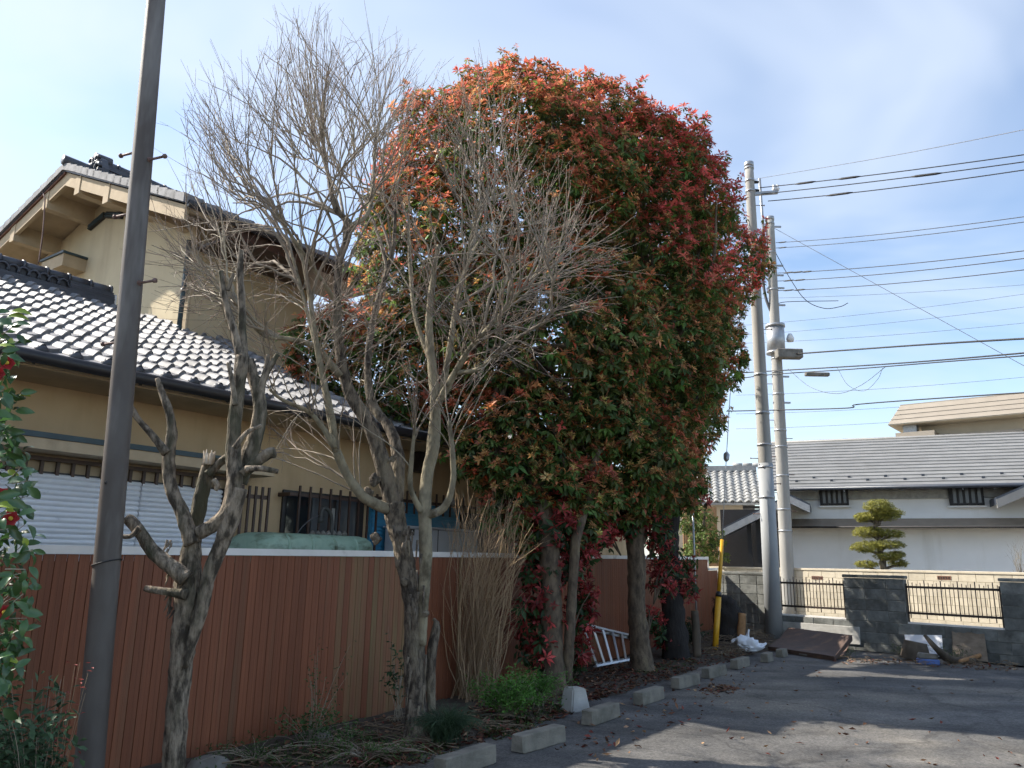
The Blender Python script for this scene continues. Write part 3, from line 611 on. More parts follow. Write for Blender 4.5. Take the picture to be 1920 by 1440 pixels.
b = MB(); b.tube([hp[-1] + Vector((0, 0, .01)), hp[-1] - Vector((0, 0, .05))], .032, 8); b.build('nozzle', M['hose'], hs)
b = MB(); b.tube(catmull([HF.on(x, y, 'y', .02) - Vector((t0.x, 0, 0)) for x, y in ((603, 965), (585, 972), (565, 990), (553, 1010))], 5), .006, 5); b.build('thin_cord', M['wiregrey'], hs)
rb = MB()
for k in range(7):
    p = HF.on(585 + k * 10, 1003, 'y', .0); rb.tube([p - Vector((.04, 0, .0)), p + Vector((0, 0, .02)), p + Vector((.04, 0, .0))], [.01, .03, .012], 6, rough=.3)
tag(rb.build('crumbled_gravel', M['stone'], None), kind='stuff'); o_ = bpy.data.objects['crumbled_gravel']; o_.location = HF.o; o_.rotation_euler = (0, 0, HF.rz)
c0, c1 = HF.on(762, 985, 'y', .1), HF.on(897, 985, 'y', .1)
cab = thing('storage_box', 'pale grey storage box behind the bare tree below the blue shutter', 'storage box', HF.w((c0.x, .1, 0)), HF.rz)
b = MB(); b.cbox((0, 0, 0), (c1.x - c0.x, .38, (HF.on(820, 975, 'y', .1).z - .13)), .012); b.build('cabinet', M['whitebox'], cab)
b = MB(); b.cbox((-.02, -.02, (HF.on(820, 975, 'y', .1).z - .13)), (c1.x - c0.x + .02, .4, (HF.on(820, 975, 'y', .1).z - .13) + .03), .008); b.build('lid', M['whitebox'], cab)
sg = HF.on(766, 996, 'y', .09)
b = MB(); b.box((sg.x - c0.x - .02, -.014, sg.z - .05), (sg.x - c0.x + .11, -.002, sg.z + .03)); sgo = b.build('badge', M['sign'], cab)
b = MB(); bx_ = sg.x - c0.x + .045
for dx in (-.02, .02): b.beam((bx_, -.017, sg.z - .035), (bx_ + dx, -.017, sg.z + .012), .004, .009, upv=(0, 1, 0))
b.build('letter', M['white'], sgo)
b = MB(); b.box((.62, -.006, .1), (.63, -.001, 1.9)); b.build('door_seam', M['gutter'], cab)

# ================================================================ WALLS AND BUILDINGS ON THE FAR SIDE
def box_mesh(name, a, b, ch, mat, jit=0.0, seed=1):
    q = MB(); q.cbox(a, b, ch, jit=jit, rng=random.Random(seed)); o = q.build(name, mat); me = o.data; bpy.data.objects.remove(o); return me
BW, BH, BD = .395, .195, .14
wall = thing('block_wall', 'dark grey concrete block wall with piers at the back of the lot', 'wall', WF.o, WF.rz)
dkb = [box_mesh('block', (0, 0, 0), (.387, BD, .188), .007, M['darkblock'], .002, k) for k in range(3)]
dkh = [box_mesh('block', (0, 0, 0), (.192, BD, .188), .007, M['darkblock'], .002, k) for k in range(2)]
xs_ = {k: WF.on(k, 1130, 'y', 0).x for k in (1335, 1436, 1584, 1698, 1878)}
XE = xs_[1878] + 1.0
P1, P2, P3 = (-.35, xs_[1436]), (xs_[1584], xs_[1698]), (xs_[1878], XE + 5)
ROWS = 7; OPEN = 3
def block_run(x0, x1, rows, z0, stagger=True):
    for r in rows:
        x = x0; first = stagger and r % 2
        while x < x1 - .01:
            wdt = min(.395 if not first else .1975, x1 - x); first = False
            if wdt < .06: break
            me = RNG.choice(dkb) if wdt > .3 else RNG.choice(dkh)
            o = put('block', me, wall, (x, RNG.uniform(-.003, .003), z0 + r * BH), (0, 0, 0), (wdt / (.395 if wdt > .3 else .2), 1, 1)); x += wdt
block_run(P1[0], XE + 5, range(OPEN), -.05)
for a, c in (P1, P2, P3): block_run(a, c, range(OPEN, ROWS), -.05, False)
mo = MB()
mo.box((P1[0], .008, -.05), (XE + 5, BD - .008, -.05 + OPEN * BH - .006))
for a, c in (P1, P2, P3): mo.box((a + .004, .008, -.05 + OPEN * BH - .006), (c - .004, BD - .008, -.05 + ROWS * BH - .008))
mo.build('mortar', M['mortar'], wall)
for a, c in (P1, P2, P3):
    b = MB(); b.cbox((a - .015, -.015, -.05 + ROWS * BH), (c + .015, BD + .015, -.05 + ROWS * BH + .055), .01); b.build('coping', M['darkblock'], wall)
ZS = -.05 + OPEN * BH
for a, c in ((P1[1], P2[0]), (P2[1], P3[0])):
    b = MB(); b.box((a + .01, .03, ZS + .17), (c - .01, .055, ZS + .21)); b.box((a + .01, .03, ZS + .62), (c - .01, .055, ZS + .66))
    rl = b.build('railing', M['iron'], wall); n_ = int((c - a) / .068)
    for k in range(n_):
        x = a + .05 + k * .068; tall = k % 4 == 0
        h0, h1 = (ZS + .1, ZS + .76) if tall else (ZS + .165, ZS + .72 if k % 2 else ZS + .7)
        q = MB(); q.tube([(x, .065, h0), (x, .065, h1)], .009 if tall else .0065, 6); q.build('bar', M['iron'], rl)
    b = MB(); b.box((a, .02, ZS), (c, .1, ZS + .03)); b.build('sill', M['cap'], wall)
    for x in (a + .012, c - .03): b = MB(); b.box((x, .03, ZS + .03), (x + .018, .06, ZS + .7)); b.build('railing_post', M['iron'], rl)
b = MB(); q0, q1 = WF.on(1465, 1170, 'y', -.01), WF.on(1612, 1180, 'y', -.01)
b.cbox((q0.x, -.03, .1), (q1.x, -.004, .42), .006); b.build('render_patch', M['paleblock'], wall)

# the cream wall across the road
cA, cB = ay(1335, 1061, 25.0), ay(1925, 1076, 18.5); cA.z = cB.z = 0
CF = Frame(cA, math.atan2(cB.y - cA.y, cB.x - cA.x)); CL = (cB - cA).length + 4; CT = 1.46
cw = thing('cream_wall', 'sunlit cream concrete block wall across the road below the white storehouse', 'wall', CF.o, CF.rz)
b = MB(); b.box((-1.5, .006, -.1), (CL, .13, CT - .065)); b.build('mortar', M['mortar2'], cw)
cme = [box_mesh('block', (0, 0, 0), (.385, .14, .183), .005, M['creamblock'], .001, k) for k in range(3)]
rows = int((CT - .06) / .19); cnt = 0; rest = MB()
for r in range(rows):
    x = -1.5 + (.197 if r % 2 else 0); z = CT - .065 - (r + 1) * .19
    while x < CL - .4:
        if (r in (2,) and int(x / .39) % 6 == 2) or (r == 1 and int(x / .39 + 2) % 8 == 2 and 0): pass
        if cnt < 300 and r < 6: put('block', RNG.choice(cme), cw, (x, RNG.uniform(-.002, .002), z)); cnt += 1
        else: rest.cbox((x, 0, z), (x + .385, .14, z + .183), .005)
        x += .393
if rest.v: tag(rest.build('more_blocks', M['creamblock'], cw), kind='stuff')
b = MB(); b.cbox((-1.5, -.02, CT - .063), (CL, .16, CT), .008); b.build('coping', M['creamblock'], cw)
for px in (1532, 1770):
    p = CF.on(px, 1083, 'y', -.01); b = MB(); b.box((p.x - .16, -.012, p.z - .05), (p.x + .16, .0, p.z + .04)); vb = b.build('vent_block', M['redbrown'], cw)
    for k in range(5): q = MB(); q.box((p.x - .14 + k * .06, -.018, p.z - .03), (p.x - .11 + k * .06, -.013, p.z + .02)); q.build('vent_slot', M['sign'], vb)

# white storehouse
kO = ay(1700, 1060, 25.5); kO.z = 0
KF = Frame(kO, R(-22.5))
kura = thing('white_storehouse', 'long white plastered storehouse with grey metal roof across the road', 'storehouse', KF.o, KF.rz)
def K(px, py, y=0.0): return KF.on(px, py, 'y', y)
OV = .75
eL, eR = K(1478, 914, -OV), K(1920, 908, -OV); EZ = (eL.z + eR.z) / 2
kx0 = K(1475, 950, 0).x - .05; kx1 = kx0 + 17
_r = K(1700, 822, 2.6); RY = 2.6; RZK = _r.z
b = MB(); b.box((kx0, 0, -.1), (kx1, 5.2, EZ + .05)); b.prism([(kx0, .05, EZ), (kx0, 5.15, EZ), (kx0, RY, RZK - .15)], (17, 0, 0)); b.build('wall', M['plaster'], kura)
deck = MB(); deck.prism([(kx0 - .5, -OV, EZ - .06), (kx0 - .5, -OV, EZ - .01), (kx0 - .5, RY, RZK - .02), (kx0 - .5, 2 * RY + OV, EZ - .01), (kx0 - .5, 2 * RY + OV, EZ - .06), (kx0 - .5, RY, RZK - .1)], (18, 0, 0))
rk = deck.build('roof', M['darkmetal'], kura)
NCR = 15
for k in range(NCR):
    t0_, t1_ = k / NCR, (k + 1) / NCR
    y0, z0_, y1, z1_ = -OV + (RY + OV) * t0_, EZ + (RZK - EZ) * t0_, -OV + (RY + OV) * t1_, EZ + (RZK - EZ) * t1_
    q = MB(); q.prism([(kx0 - .55, y0 - .03, z0_ - .005), (kx0 - .55, y0 - .03, z0_ + .035), (kx0 - .55, y1, z1_ + .012), (kx0 - .55, y1, z1_ - .02)], (18.1, 0, 0)); q.build('roof_course', M['metalroof'], rk)
for k in range(2):
    x = kx0 + .4 + k * .55
    while x < kx0 + 17:
        t_ = (1.5 + k) / NCR; y = -OV + (RY + OV) * t_; z = EZ + (RZK - EZ) * t_
        q = MB(); q.box((x, y - .03, z + .02), (x + .09, y + .03, z + .09)); q.build('snow_guard', M['darkmetal'], rk); x += 1.1
q = MB(); q.tube([(kx0 - .5, RY, RZK + .02), (kx0 + 17.5, RY, RZK + .02)], .06, 6); q.build('ridge_cap', M['metalroof'], rk)
q = MB(); q.tube([(kx0 - .55, -OV - .06, EZ - .04), (kx0 + 17.5, -OV - .06, EZ - .04)], .06, 8); q.build('gutter', M['darkmetal'], kura)
x = kx0 + .2
while x < kx0 + 14: q = MB(); q.beam((x, -OV - .06, EZ - .16), (x, -OV - .02, EZ - .06), .02, .02); q.build('gutter_bracket', M['galv'], kura); x += .85
q = MB(); q.box((kx0, -.12, EZ - .35), (kx1, .0, EZ - .08)); q.build('eave_shade_band', M['plaster_shadow'], kura)  # grey band with the eave's shade put into its plaster colour
for a, c in ((1538, 1592), (1781, 1846)):
    p0, p1 = K(a, 948, -.12), K(c, 948, -.12); zt = K((a + c) / 2, 914, -.12).z
    q = MB(); q.box((p0.x, -.2, p0.z), (p1.x, -.1, zt)); wi = q.build('window', M['blackwood'], kura)
    q = MB(); q.box((p0.x - .06, -.16, p0.z - .06), (p1.x + .06, -.002, p0.z - .002)); q.build('window_sill', M['plaster'], kura)
    for k in range(5):
        x = p0.x + (p1.x - p0.x) * (k + .6) / 5.6; q = MB(); q.box((x, -.215, p0.z + .07), (x + (p1.x - p0.x) * .1, -.198, zt)); q.build('window_board', M['frosted'], wi)
# pent roof along the storehouse
l0, l1 = K(1700, 972, 0), K(1700, 988, -.7)
q = MB(); q.prism([(kx0 + .2, 0, l0.z), (kx0 + .2, -.7, l1.z + .03), (kx0 + .2, -.7, l1.z - .02), (kx0 + .2, 0, l0.z - .1)], (16.5, 0, 0)); q.build('pent_roof', M['tanroof'], kura)
q = MB(); q.tube([(kx0 + .2, -.75, l1.z - .01), (kx0 + 16, -.75, l1.z - .01)], .03, 6); q.build('pent_gutter', M['blackwood'], kura)
# gabled porch roofs at both ends
def porch(pts, name, y0, y1, th):
    q = MB(); P = [K(x, y, y0) for x, y in pts]; d = Vector((0, y1 - y0, 0))
    for a, c in zip(P[:-1], P[1:]):
        q.prism([a, c, c - Vector((0, 0, th)), a - Vector((0, 0, th))], d)
    o = q.build(name, M['darkmetal'], kura); q = MB()
    for a, c in zip(P[:-1], P[1:]):
        e = Vector((0, -.02, 0)); q.prism([a + e - Vector((0, 0, th * .3)), c + e - Vector((0, 0, th * .3)), c + e - Vector((0, 0, th * 1.5)), a + e - Vector((0, 0, th * 1.5))], Vector((0, .12, 0)))
    q.build('barge_board', M['galv'] if name == 'carport_roof' else M['metalroof'], o)
porch([(1356, 988), (1480, 926), (1518, 944)], 'carport_roof', -1.6, .1, .2)
porch([(1868, 932), (1935, 903), (1990, 925)], 'porch_roof', -1.2, .1, .22)
for px in (1408, 1425, 1440):
    p = K(px, 1060, -1.2); q = MB(); q.box((p.x - .07, -1.2, -.1), (p.x + .07, -1.06, K(px, 966, -1.2).z)); q.build('carport_post', M['blackwood'], kura)
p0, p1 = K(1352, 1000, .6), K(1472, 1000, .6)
q = MB(); q.box((p0.x, .6, -.1), (p1.x, .75, K(1410, 955, .6).z)); q.build('carport_shade_back', M['blackwood'], kura)  # near-black sheet; shade inside the carport is put into its colour

# beige apartment block behind
aO = ay(1728, 800, 44.0); aO.z = 0
AF = Frame(aO, R(-39)); apt = thing('apartment_block', 'beige apartment block with tan sloping roof band behind the storehouse', 'building', AF.o, AF.rz)
def A(px, py, y=0.0): return AF.on(px, py, 'y', y)
wt = A(1820, 790, 0).z
b = MB(); b.box((0, 0, 0), (24, 9, wt + .4)); b.build('wall', M['aptwall'], apt)
bl, tl = A(1665, 796, -1.3), A(1688, 761, -.9); zb, zt = bl.z, tl.z
for k in range(4):
    t0_, t1_ = k / 4, (k + 1) / 4; z0_, z1_ = zb + (zt - zb) * t0_, zb + (zt - zb) * t1_; x0, x1 = bl.x + (tl.x - bl.x) * t0_, bl.x + (tl.x - bl.x) * t1_
    y0, y1 = -1.3 + .4 * t0_, -1.3 + .4 * t1_
    q = MB(); q.add([(x0, y0 - .03, z0_), (24, y0 - .03, z0_), (24, y1, z1_), (x1, y1, z1_), (x0, 9, z0_), (x1, 9, z1_)], [(0, 1, 2, 3), (4, 0, 3, 5)]); q.build('roof_band_sheet', M['aptroof'], apt)
q = MB(); q.box((bl.x, -1.3, zb - .05), (24, 9, zb - .002)); q.build('roof_soffit', M['aptwall'], apt)
q = MB(); q.box((tl.x, -.9, zt + .002), (24, 9, zt + .06)); q.build('roof_top', M['aptroof'], apt)
p = A(1707, 806, -.6); q = MB(); q.box((p.x - .35, -.75, p.z - .4), (p.x + .35, -.2, p.z + .3)); q.build('rain_hopper', M['galv'], apt)
q = MB(); q.tube(catmull([(p.x, -.5, p.z - .4), (p.x + .1, -.5, p.z - .75), (p.x + .9, -.3, p.z - .85), (p.x + 1.3, -.1, p.z - .85), (p.x + 1.35, -.1, p.z - 2)], 4), .13, 8); q.build('rain_pipe', M['galv'], apt)
c0_ = A(1682, 814, -.8); q = MB(); q.box((c0_.x, -1.2, c0_.z - .3), (c0_.x + 2, 1, c0_.z)); q.build('lower_canopy', M['aptroof'], apt)
c0_ = A(1790, 815, -.5); q = MB(); q.box((c0_.x - 1.2, -.5, c0_.z - .1), (c0_.x + 3.2, 0, c0_.z + .06)); q.build('ledge', M['aptroof'], apt)

# small tiled house at the end of the road
sO = ay(1345, 950, 31.0); sO.z = 0
SF = Frame(sO, R(-14)); sh_ = thing('small_tiled_house', 'small house with pale grey tiled gable roof behind the photinia trees', 'house', SF.o, SF.rz)
def S(px, py, y=0.0): return SF.on(px, py, 'y', y)
eR_, eL_ = S(1378, 943, -.6), S(1270, 943, -.6); ez = eR_.z; rr_ = S(1340, 884, 2.0); rz2 = rr_.z
xr, xl = S(1418, 886, 2.0).x, S(1240, 890, 2.0).x
b = MB(); b.box((xl, 0, -.1), (xr - .7, 4, ez + .1)); b.prism([(xl, .02, ez), (xl, 3.98, ez), (xl, 2, rz2 - .12)], (xr - .7 - xl, 0, 0)); b.build('wall', M['aptwall'], sh_)
b = MB(); b.box((xr - 1.4, -.012, ez - 1.3), (xr - .69, 4, ez - .5)); b.build('dark_band', M['blackwood'], sh_)
b = MB(); b.prism([(xl, -.6, ez), (xl, 2, rz2), (xl, 4.6, ez), (xl, 4.6, ez - .08), (xl, 2, rz2 - .1), (xl, -.6, ez - .08)], (xr - xl, 0, 0)); rs = b.build('roof', M['oldtile'], sh_)
tm = MB(); prw = [0, .05, .1, .15, .2, .26, .3]; hh = [0, .05, .065, .05, .0, -.015, 0]
tm.add([(x, 0, h + .03) for x, h in zip(prw, hh)] + [(x, .3, h) for x, h in zip(prw, hh)], [(i, i + 1, 8 + i, 7 + i) for i in range(6)], smooth=True)
tm.add([(x, 0, h - .02) for x, h in zip(prw, hh)] + [(x, 0, h + .03) for x, h in zip(prw, hh)], [(i, i + 1, 8 + i, 7 + i) for i in range(6)])
t_ = tm.build('tile', M['oldtile']); mt2 = t_.data; bpy.data.objects.remove(t_)
sa = math.atan2(rz2 - ez, 2.6); ln = math.hypot(rz2 - ez, 2.6); nr_ = int(ln / .27); xx = xr - .3
while xx > S(1262, 930, 0).x:
    for r in range(nr_):
        d = r * .27; put('tile', mt2, rs, (xx, -.6 + d * math.cos(sa), ez + .03 + d * math.sin(sa)), (sa, RNG.uniform(-.02, .02), 0))
    xx -= .3
b = MB(); b.box((xl, 1.85, rz2), (xr, 2.15, rz2 + .22)); rg2 = b.build('ridge', M['oldtile'], sh_)
x = xl + 3
while x < xr: b = MB(); b.tube([(x, 2, rz2 + .26), (x + .38, 2, rz2 + .25)], .09, 8); b.build('cover_tile', M['oldtile'], rg2); x += .4
for k in range(3):
    t_ = k / 3; b = MB(); b.box((xr - .72, -.4 + t_ * 2.2, ez - .2 + (rz2 - ez) * t_), (xr - .02, -.28 + t_ * 2.2, ez - .1 + (rz2 - ez) * t_)); b.build('rafter_end', M['blackwood'], sh_)
# orange slatted screen in front of it
so0, so1 = ay(1283, 1060, 27), ay(1352, 1060, 27.5); so0.z = so1.z = 0
scr = thing('timber_screen', 'orange brown vertical timber screen beside the dark carport', 'fence', so0, math.atan2(so1.y - so0.y, so1.x - so0.x))
Ls = (so1 - so0).length; hh_ = ay(1335, 948, 27).z
for k in range(int(Ls / .1)):
    b = MB(); b.box((k * .1, 0, -.1), (k * .1 + .085, .03, hh_ - RNG.uniform(0, .02))); b.build('slat', M['slat'], scr)
b = MB(); b.box((0, .032, 1.0), (Ls, .07, 1.08)); b.box((0, .032, hh_ - .4), (Ls, .07, hh_ - .32)); b.build('screen_rail', M['slat'], scr)

# ================================================================ POLES AND WIRES
# brown pole at the left
pt, pb_ = ay(298, -60, 4.75), ay(160, 1520, 4.75); d_ = (pt - pb_).normalized(); pb_ = pb_ - d_ * ((pb_.z + .2) / d_.z)
bp = thing('brown_pole', 'tall weathered brown pole with step bolts in front of the house at left', 'pole', (pb_.x, pb_.y, 0))
org = Vector((pb_.x, pb_.y, 0))
def on_pole(py, a=None):                            # axis point seen at image row py
    lo, hi = 0.0, 12.0
    for _ in range(40):
        m_ = (lo + hi) / 2; q = CM.transposed() @ (pb_ + d_ * m_ - CPOS); y = 720 - FPX * q.y / -q.z
        if y > py: lo = m_
        else: hi = m_
    return pb_ + d_ * lo
L_ = (pt - pb_).length; b = MB()
b.tube([pb_ + d_ * (L_ + 2.5) * i / 24 for i in range(25)], [.081 - .0235 * i / 24 * 1.25 for i in range(25)], 20); b.build('shaft', M['polesteel'], bp, org)
rightv = CM @ Vector((1, 0, 0)); rightv.z = 0; rightv.normalize()
for py, sgn in ((282, -1), (303, 1), (398, -1), (533, 1), (640, -1)):
    p = on_pole(py); b = MB(); r_ = .068; sd = (rightv * sgn * .85 + Vector((0, .35 * -sgn, 0))).normalized()
    b.tube([p + sd * (r_ - .02), p + sd * (r_ + .13)], .0085, 8); b.tube([p + sd * (r_ + .128), p + sd * (r_ + .142)], .016, 8); b.tube([p + sd * (r_ - .005), p + sd * (r_ + .006)], .018, 8)
    b.build('step_bolt', M['bolt'], bp, org)
p = on_pole(905); b = MB(); q = p + (CPOS - p).normalized() * .07 - rightv * .045; b.cyl(q, q + (CPOS - q).normalized() * .012, .012, 10); b.build('hole_plug', M['sign'], bp, org)
b = MB(); pc = on_pole(1055); ring = [pc + Vector((.079 * math.cos(a), .079 * math.sin(a), .022 * math.cos(a))) for a in [2 * math.pi * i / 24 for i in range(25)]]; b.tube(ring, .004, 5); b.build('tie_wire', M['wire'], bp, org)

# concrete utility poles
def upole(name, label, base, top, r0, r1, mat, bands):
    base = Vector(base); top = Vector(top); t = thing(name, label, 'utility pole', base)
    b = MB(); d = (top - base); n = 22; b.tube([base + d * i / n for i in range(n + 1)], [r0 + (r1 - r0) * i / n for i in range(n + 1)], 20); b.build('shaft', mat, t, base)
    b = MB(); b.tube([top - d.normalized() * .1, top + d.normalized() * .01], r1 + .012, 20); b.build('top_cap', M['galv'], t, base)
    for f in bands:
        p = base + d * f; r = r0 + (r1 - r0) * f; b = MB(); b.tube([p, p + d.normalized() * .05], r + .012, 20); b.build('band', M['galv'], t, base)
    return t, base, d
b1 = az(1453, 1203, .03); t1_ = ay(1404, 306, b1.y)
ua, uab, uad = upole('utility_pole', 'near concrete utility pole with pale sleeve beside the rusty sheet', b1, t1_, .168, .095, M['concretepole'], (.985, .955, .93, .52, .44, .375, .33, .27))
b = MB(); b.tube([uab, uab + uad * .34], [.172, .149], 20); b.build('sleeve', M['greypole'], ua, uab)
def at_p(base, d, f): return base + d * f
for f, s_ in ((.9, 1), (.86, -1), (.62, 1), (.35, -1), (.3, 1), (.24, -1)):
    p = at_p(uab, uad, f); b = MB(); b.tube([p, p + rightv * s_ * .3], .009, 6); b.tube([p + rightv * s_ * .29, p + rightv * s_ * .305], .018, 6); b.build('step_bolt', M['bolt'], ua, uab)
p = at_p(uab, uad, .925); b = MB(); b.beam(p - rightv * .1, p + rightv * .62 + Vector((0, 0, .07)), .07, .07); b.build('crossarm', M['galv'], ua, uab)
for x in (.55, .62):
    b = MB(); q = p + rightv * x + Vector((0, 0, .1)); b.tube([q, q + Vector((0, 0, .06)), q + Vector((0, 0, .08)), q + Vector((0, 0, .14))], [.03, .055, .03, .045], 10); b.build('insulator', M['white'], ua, uab)
for f in (.955, .935):
    p = at_p(uab, uad, f); b = MB(); b.tube([p, p + rightv * .2], [.05, .03], 8); b.build('strain_insulator', M['wire'], ua, uab)
b = MB(); p = at_p(uab, uad, .3); b.beam(p - rightv * .17 + Vector((0, -.1, 0)), p - rightv * .17 + Vector((0, -.1, .9)), .05, .05); b.build('conduit', M['galv'], ua, uab)

Y2 = 23.0
b2 = ay(1476, 1085, Y2); b2.z = 0; t2_ = ay(1443, 408, Y2)
ub, ubb, ubd = upole('utility_pole', 'far concrete utility pole carrying grey junction gear behind the cream wall', b2, t2_, .2, .13, M['concretepole'], (.98, .9, .8, .7, .62, .585, .53, .44, .4, .33, .25, .2))
def f2(py): 
    lo, hi = 0., 1.
    for _ in range(30):
        m_ = (lo + hi) / 2; q = CM.transposed() @ (ubb + ubd * m_ - CPOS); y = 720 - FPX * q.y / -q.z
        if y > py: lo = m_
        else: hi = m_
    return ubb + ubd * lo
p = f2(660); q = f2(614); b = MB(); b.tube([p, q], .27, 18); b.tube([q, q + Vector((0, 0, .08))], [.3, .3], 18); b.tube([p - Vector((0, 0, .06)), p], [.3, .3], 18); b.build('junction_drum', M['galv'], ub, ubb)
p = f2(670); b = MB(); b.cbox((p.x - .15, p.y - .55, p.z - .14), (p.x + .62, p.y - .25, p.z + .14), .02); b.build('terminal_box', M['stone'], ub, ubb)
b = MB(); p = f2(640) + rightv * .45; b.tube([p, p + Vector((0, 0, .1)), p + Vector((0, 0, .25))], [.1, .12, .06], 10); b.build('bushing', M['white'], ub, ubb)
b = MB(); p = f2(470); b.tube(catmull([f2(470) - rightv * .22, f2(520) - rightv * .3, f2(560) - rightv * .24, f2(600)], 6), .045, 7); b.build('cable_bundle', M['wiregrey'], ub, ubb)
for py in (425, 498, 516, 540, 572, 706, 755):
    p = f2(py); b = MB(); b.beam(p - rightv * .18, p + rightv * .35, .05, .05); b.build('bracket', M['galv'], ub, ubb)
for k in range(9):
    p = f2(720 + k * 34); s_ = 1 if k % 2 else -1; b = MB(); b.tube([p, p + rightv * s_ * .36], .011, 6); b.build('step_bolt', M['bolt'], ub, ubb)
b = MB(); p = f2(470) - rightv * .2; b.tube([p, ay(1424, 335, Y2)], .045, 8); b.build('top_spike', M['galv'], ub, ubb)

def wire_obj(name, label, pts, r, mat=None, cat='cable', group=None, sag=.0, clamps=()):
    P = [Vector(q) for q in pts]; org = P[0].copy(); b = MB()
    if len(P) == 2:
        n = 18; P = [P[0].lerp(P[1], i / n) - Vector((0, 0, sag * 4 * (i / n) * (1 - i / n))) for i in range(n + 1)]
    else: P = catmull(P, 6)
    r *= .72; b.tube(P, r, 6); 
    if clamps:
        t = thing(name, label, cat, org, 0, group); b.build('conductor', mat or M['wire'], t, org)
        for f, ln_ in clamps:
            i = f * (len(P) - 1); a = P[int(i)].lerp(P[min(int(i) + 1, len(P) - 1)], i - int(i)); d = (P[-1] - P[0]).normalized()
            c = MB(); c.tube([a - d * ln_ / 2, a - d * ln_ * .3, a + d * ln_ * .3, a + d * ln_ / 2], [r, r * 2.4, r * 2.4, r], 7); c.build('splice_sleeve', M['wire'], t, org)
        return t
    o = b.build(name, mat or M['wire'], None, org); o.location = org; return tag(o, label, cat, group)
YN = b1.y
RT = lambda y, yy=11.0: ay(2150, y, yy)
wire_obj('power_line', 'upper of three thick lines leaving the near pole at its top', [ay(1425, 352, YN), RT(256)], .014, clamps=((.16, .5), (.3, .5)), sag=.05)
wire_obj('power_line', 'middle of three thick lines leaving the near pole at its top', [ay(1425, 364, YN), RT(270)], .014, clamps=((.52, .6),), sag=.05)
wire_obj('power_line', 'lowest of three thick lines leaving the near pole at its top', [ay(1440, 377, YN), RT(282)], .014, clamps=((.25, .6),), sag=.08)
wire_obj('ground_wire', 'thin topmost wire rising to the upper right from the pole tops', [ay(1350, 349, Y2), ay(1433, 333, Y2), ay(1700, 287, 17), RT(196, 12)], .01, M['wiregrey'], sag=.1)
for y0, y1, lab in ((455, 372, 'upper of two thin wires above the middle of the far pole'), (465, 382, 'lower of two thin wires above the middle of the far pole')):
    wire_obj('power_line', lab, [ay(1455, y0, Y2), RT(y1, 13)], .012, M['wire'], sag=.12, clamps=((.03, .4),))
for y0, y1, lab in ((512, 439, 'upper line of the trio tied to the far pole at mid height'), (527, 453, 'middle line of the trio tied to the far pole at mid height'), (545, 476, 'lower line of the trio tied to the far pole at mid height')):
    wire_obj('power_line', lab, [ay(1458, y0, Y2), RT(y1, 13)], .014, sag=.12, clamps=((.05, .5), (.09, .5), (.13, .45)) if y0 == 512 else ((.05, .5), (.1, .5)))
wire_obj('stay_wire', 'long thin stay wire running steeply down to the right across the others', [ay(1452, 428, Y2), ay(1960, 708, 18)], .011, M['wiregrey'])
wire_obj('phone_cable', 'thickest black cable bundle starting at the grey terminal box', [ay(1485, 664, Y2 - .4), ay(1650, 652, 20), ay(1800, 642, 17), RT(622, 12.5)], .03)
wire_obj('phone_cable', 'black cable under the grey terminal box, upper of the lashed pair', [ay(1370, 700, Y2 + 1), ay(1440, 696, Y2), ay(1700, 680, 18.5), RT(642, 12.5)], .024)
wire_obj('phone_cable', 'black cable under the grey terminal box, lower of the lashed pair', [ay(1370, 712, Y2 + 1), ay(1450, 702, Y2), ay(1600, 692, 20), ay(1800, 676, 16.5), RT(650, 12.5)], .02)
wire_obj('phone_cable', 'single twisted cable low on the poles ending over the apartment roof', [ay(1365, 771, Y2 + 1), ay(1450, 769, Y2), ay(1590, 765, 20.5), ay(1610, 758, 20.2), ay(1800, 744, 17), RT(722, 13)], .022)
sp = ay(1532, 702, 20.5); b = MB(); b.cbox((sp.x - .33, sp.y - .07, sp.z - .05), (sp.x + .33, sp.y + .07, sp.z + .05), .02); tag(b.build('cable_closure', M['stone'], None), 'grey oblong cable closure hanging just right of the far pole', 'cable box')
wire_obj('drop_wire', 'slack loop of thin wire hanging below the grey cable closure', [ay(1478, 692, Y2 - .2), ay(1520, 726, 21.5), ay(1570, 738, 20.8), ay(1615, 722, 20.3), ay(1660, 688, 19.3)], .009, M['wiregrey'])
wire_obj('drop_wire', 'smaller slack loop of thin wire right of the cable closure', [ay(1570, 690, 20.8), ay(1590, 722, 20.5), ay(1620, 733, 20.3), ay(1645, 712, 19.8), ay(1655, 690, 19.5)], .007, M['wiregrey'])
wire_obj('drop_wire', 'bent jumper cable hanging off the far pole with loose ends', [ay(1452, 470, Y2), ay(1480, 520, Y2 - .3), ay(1510, 562, Y2 - .5), ay(1545, 578, Y2 - .6), ay(1575, 575, Y2 - .6), ay(1590, 568, Y2 - .6)], .015, M['wire'])
wire_obj('drop_wire', 'short jumper running straight right from the far pole above its drum', [ay(1456, 572, Y2), ay(1475, 566, Y2 - .2), ay(1572, 564, Y2 - .5)], .016, M['wire'])
for i, (y0, y1, lab) in enumerate(((556, 528, 'faint far wire ending beside the jumper cable'), (607, 541, 'faint far wire rising right, upper of the crossing pair'), (625, 566, 'faint far wire rising right just above the grey drum'), (640, 598, 'faint far wire level with the grey drum'), (737, 700, 'faint far wire low over the storehouse, uppermost'), (772, 738, 'faint far wire low over the storehouse, middle'), (800, 765, 'faint far wire low over the storehouse, lowest'))):
    wire_obj('distant_wire', lab, [ay(1380, y0 + 4, 60), ay(1990, y1, 50)], .016, M['wiregrey'], sag=.25)
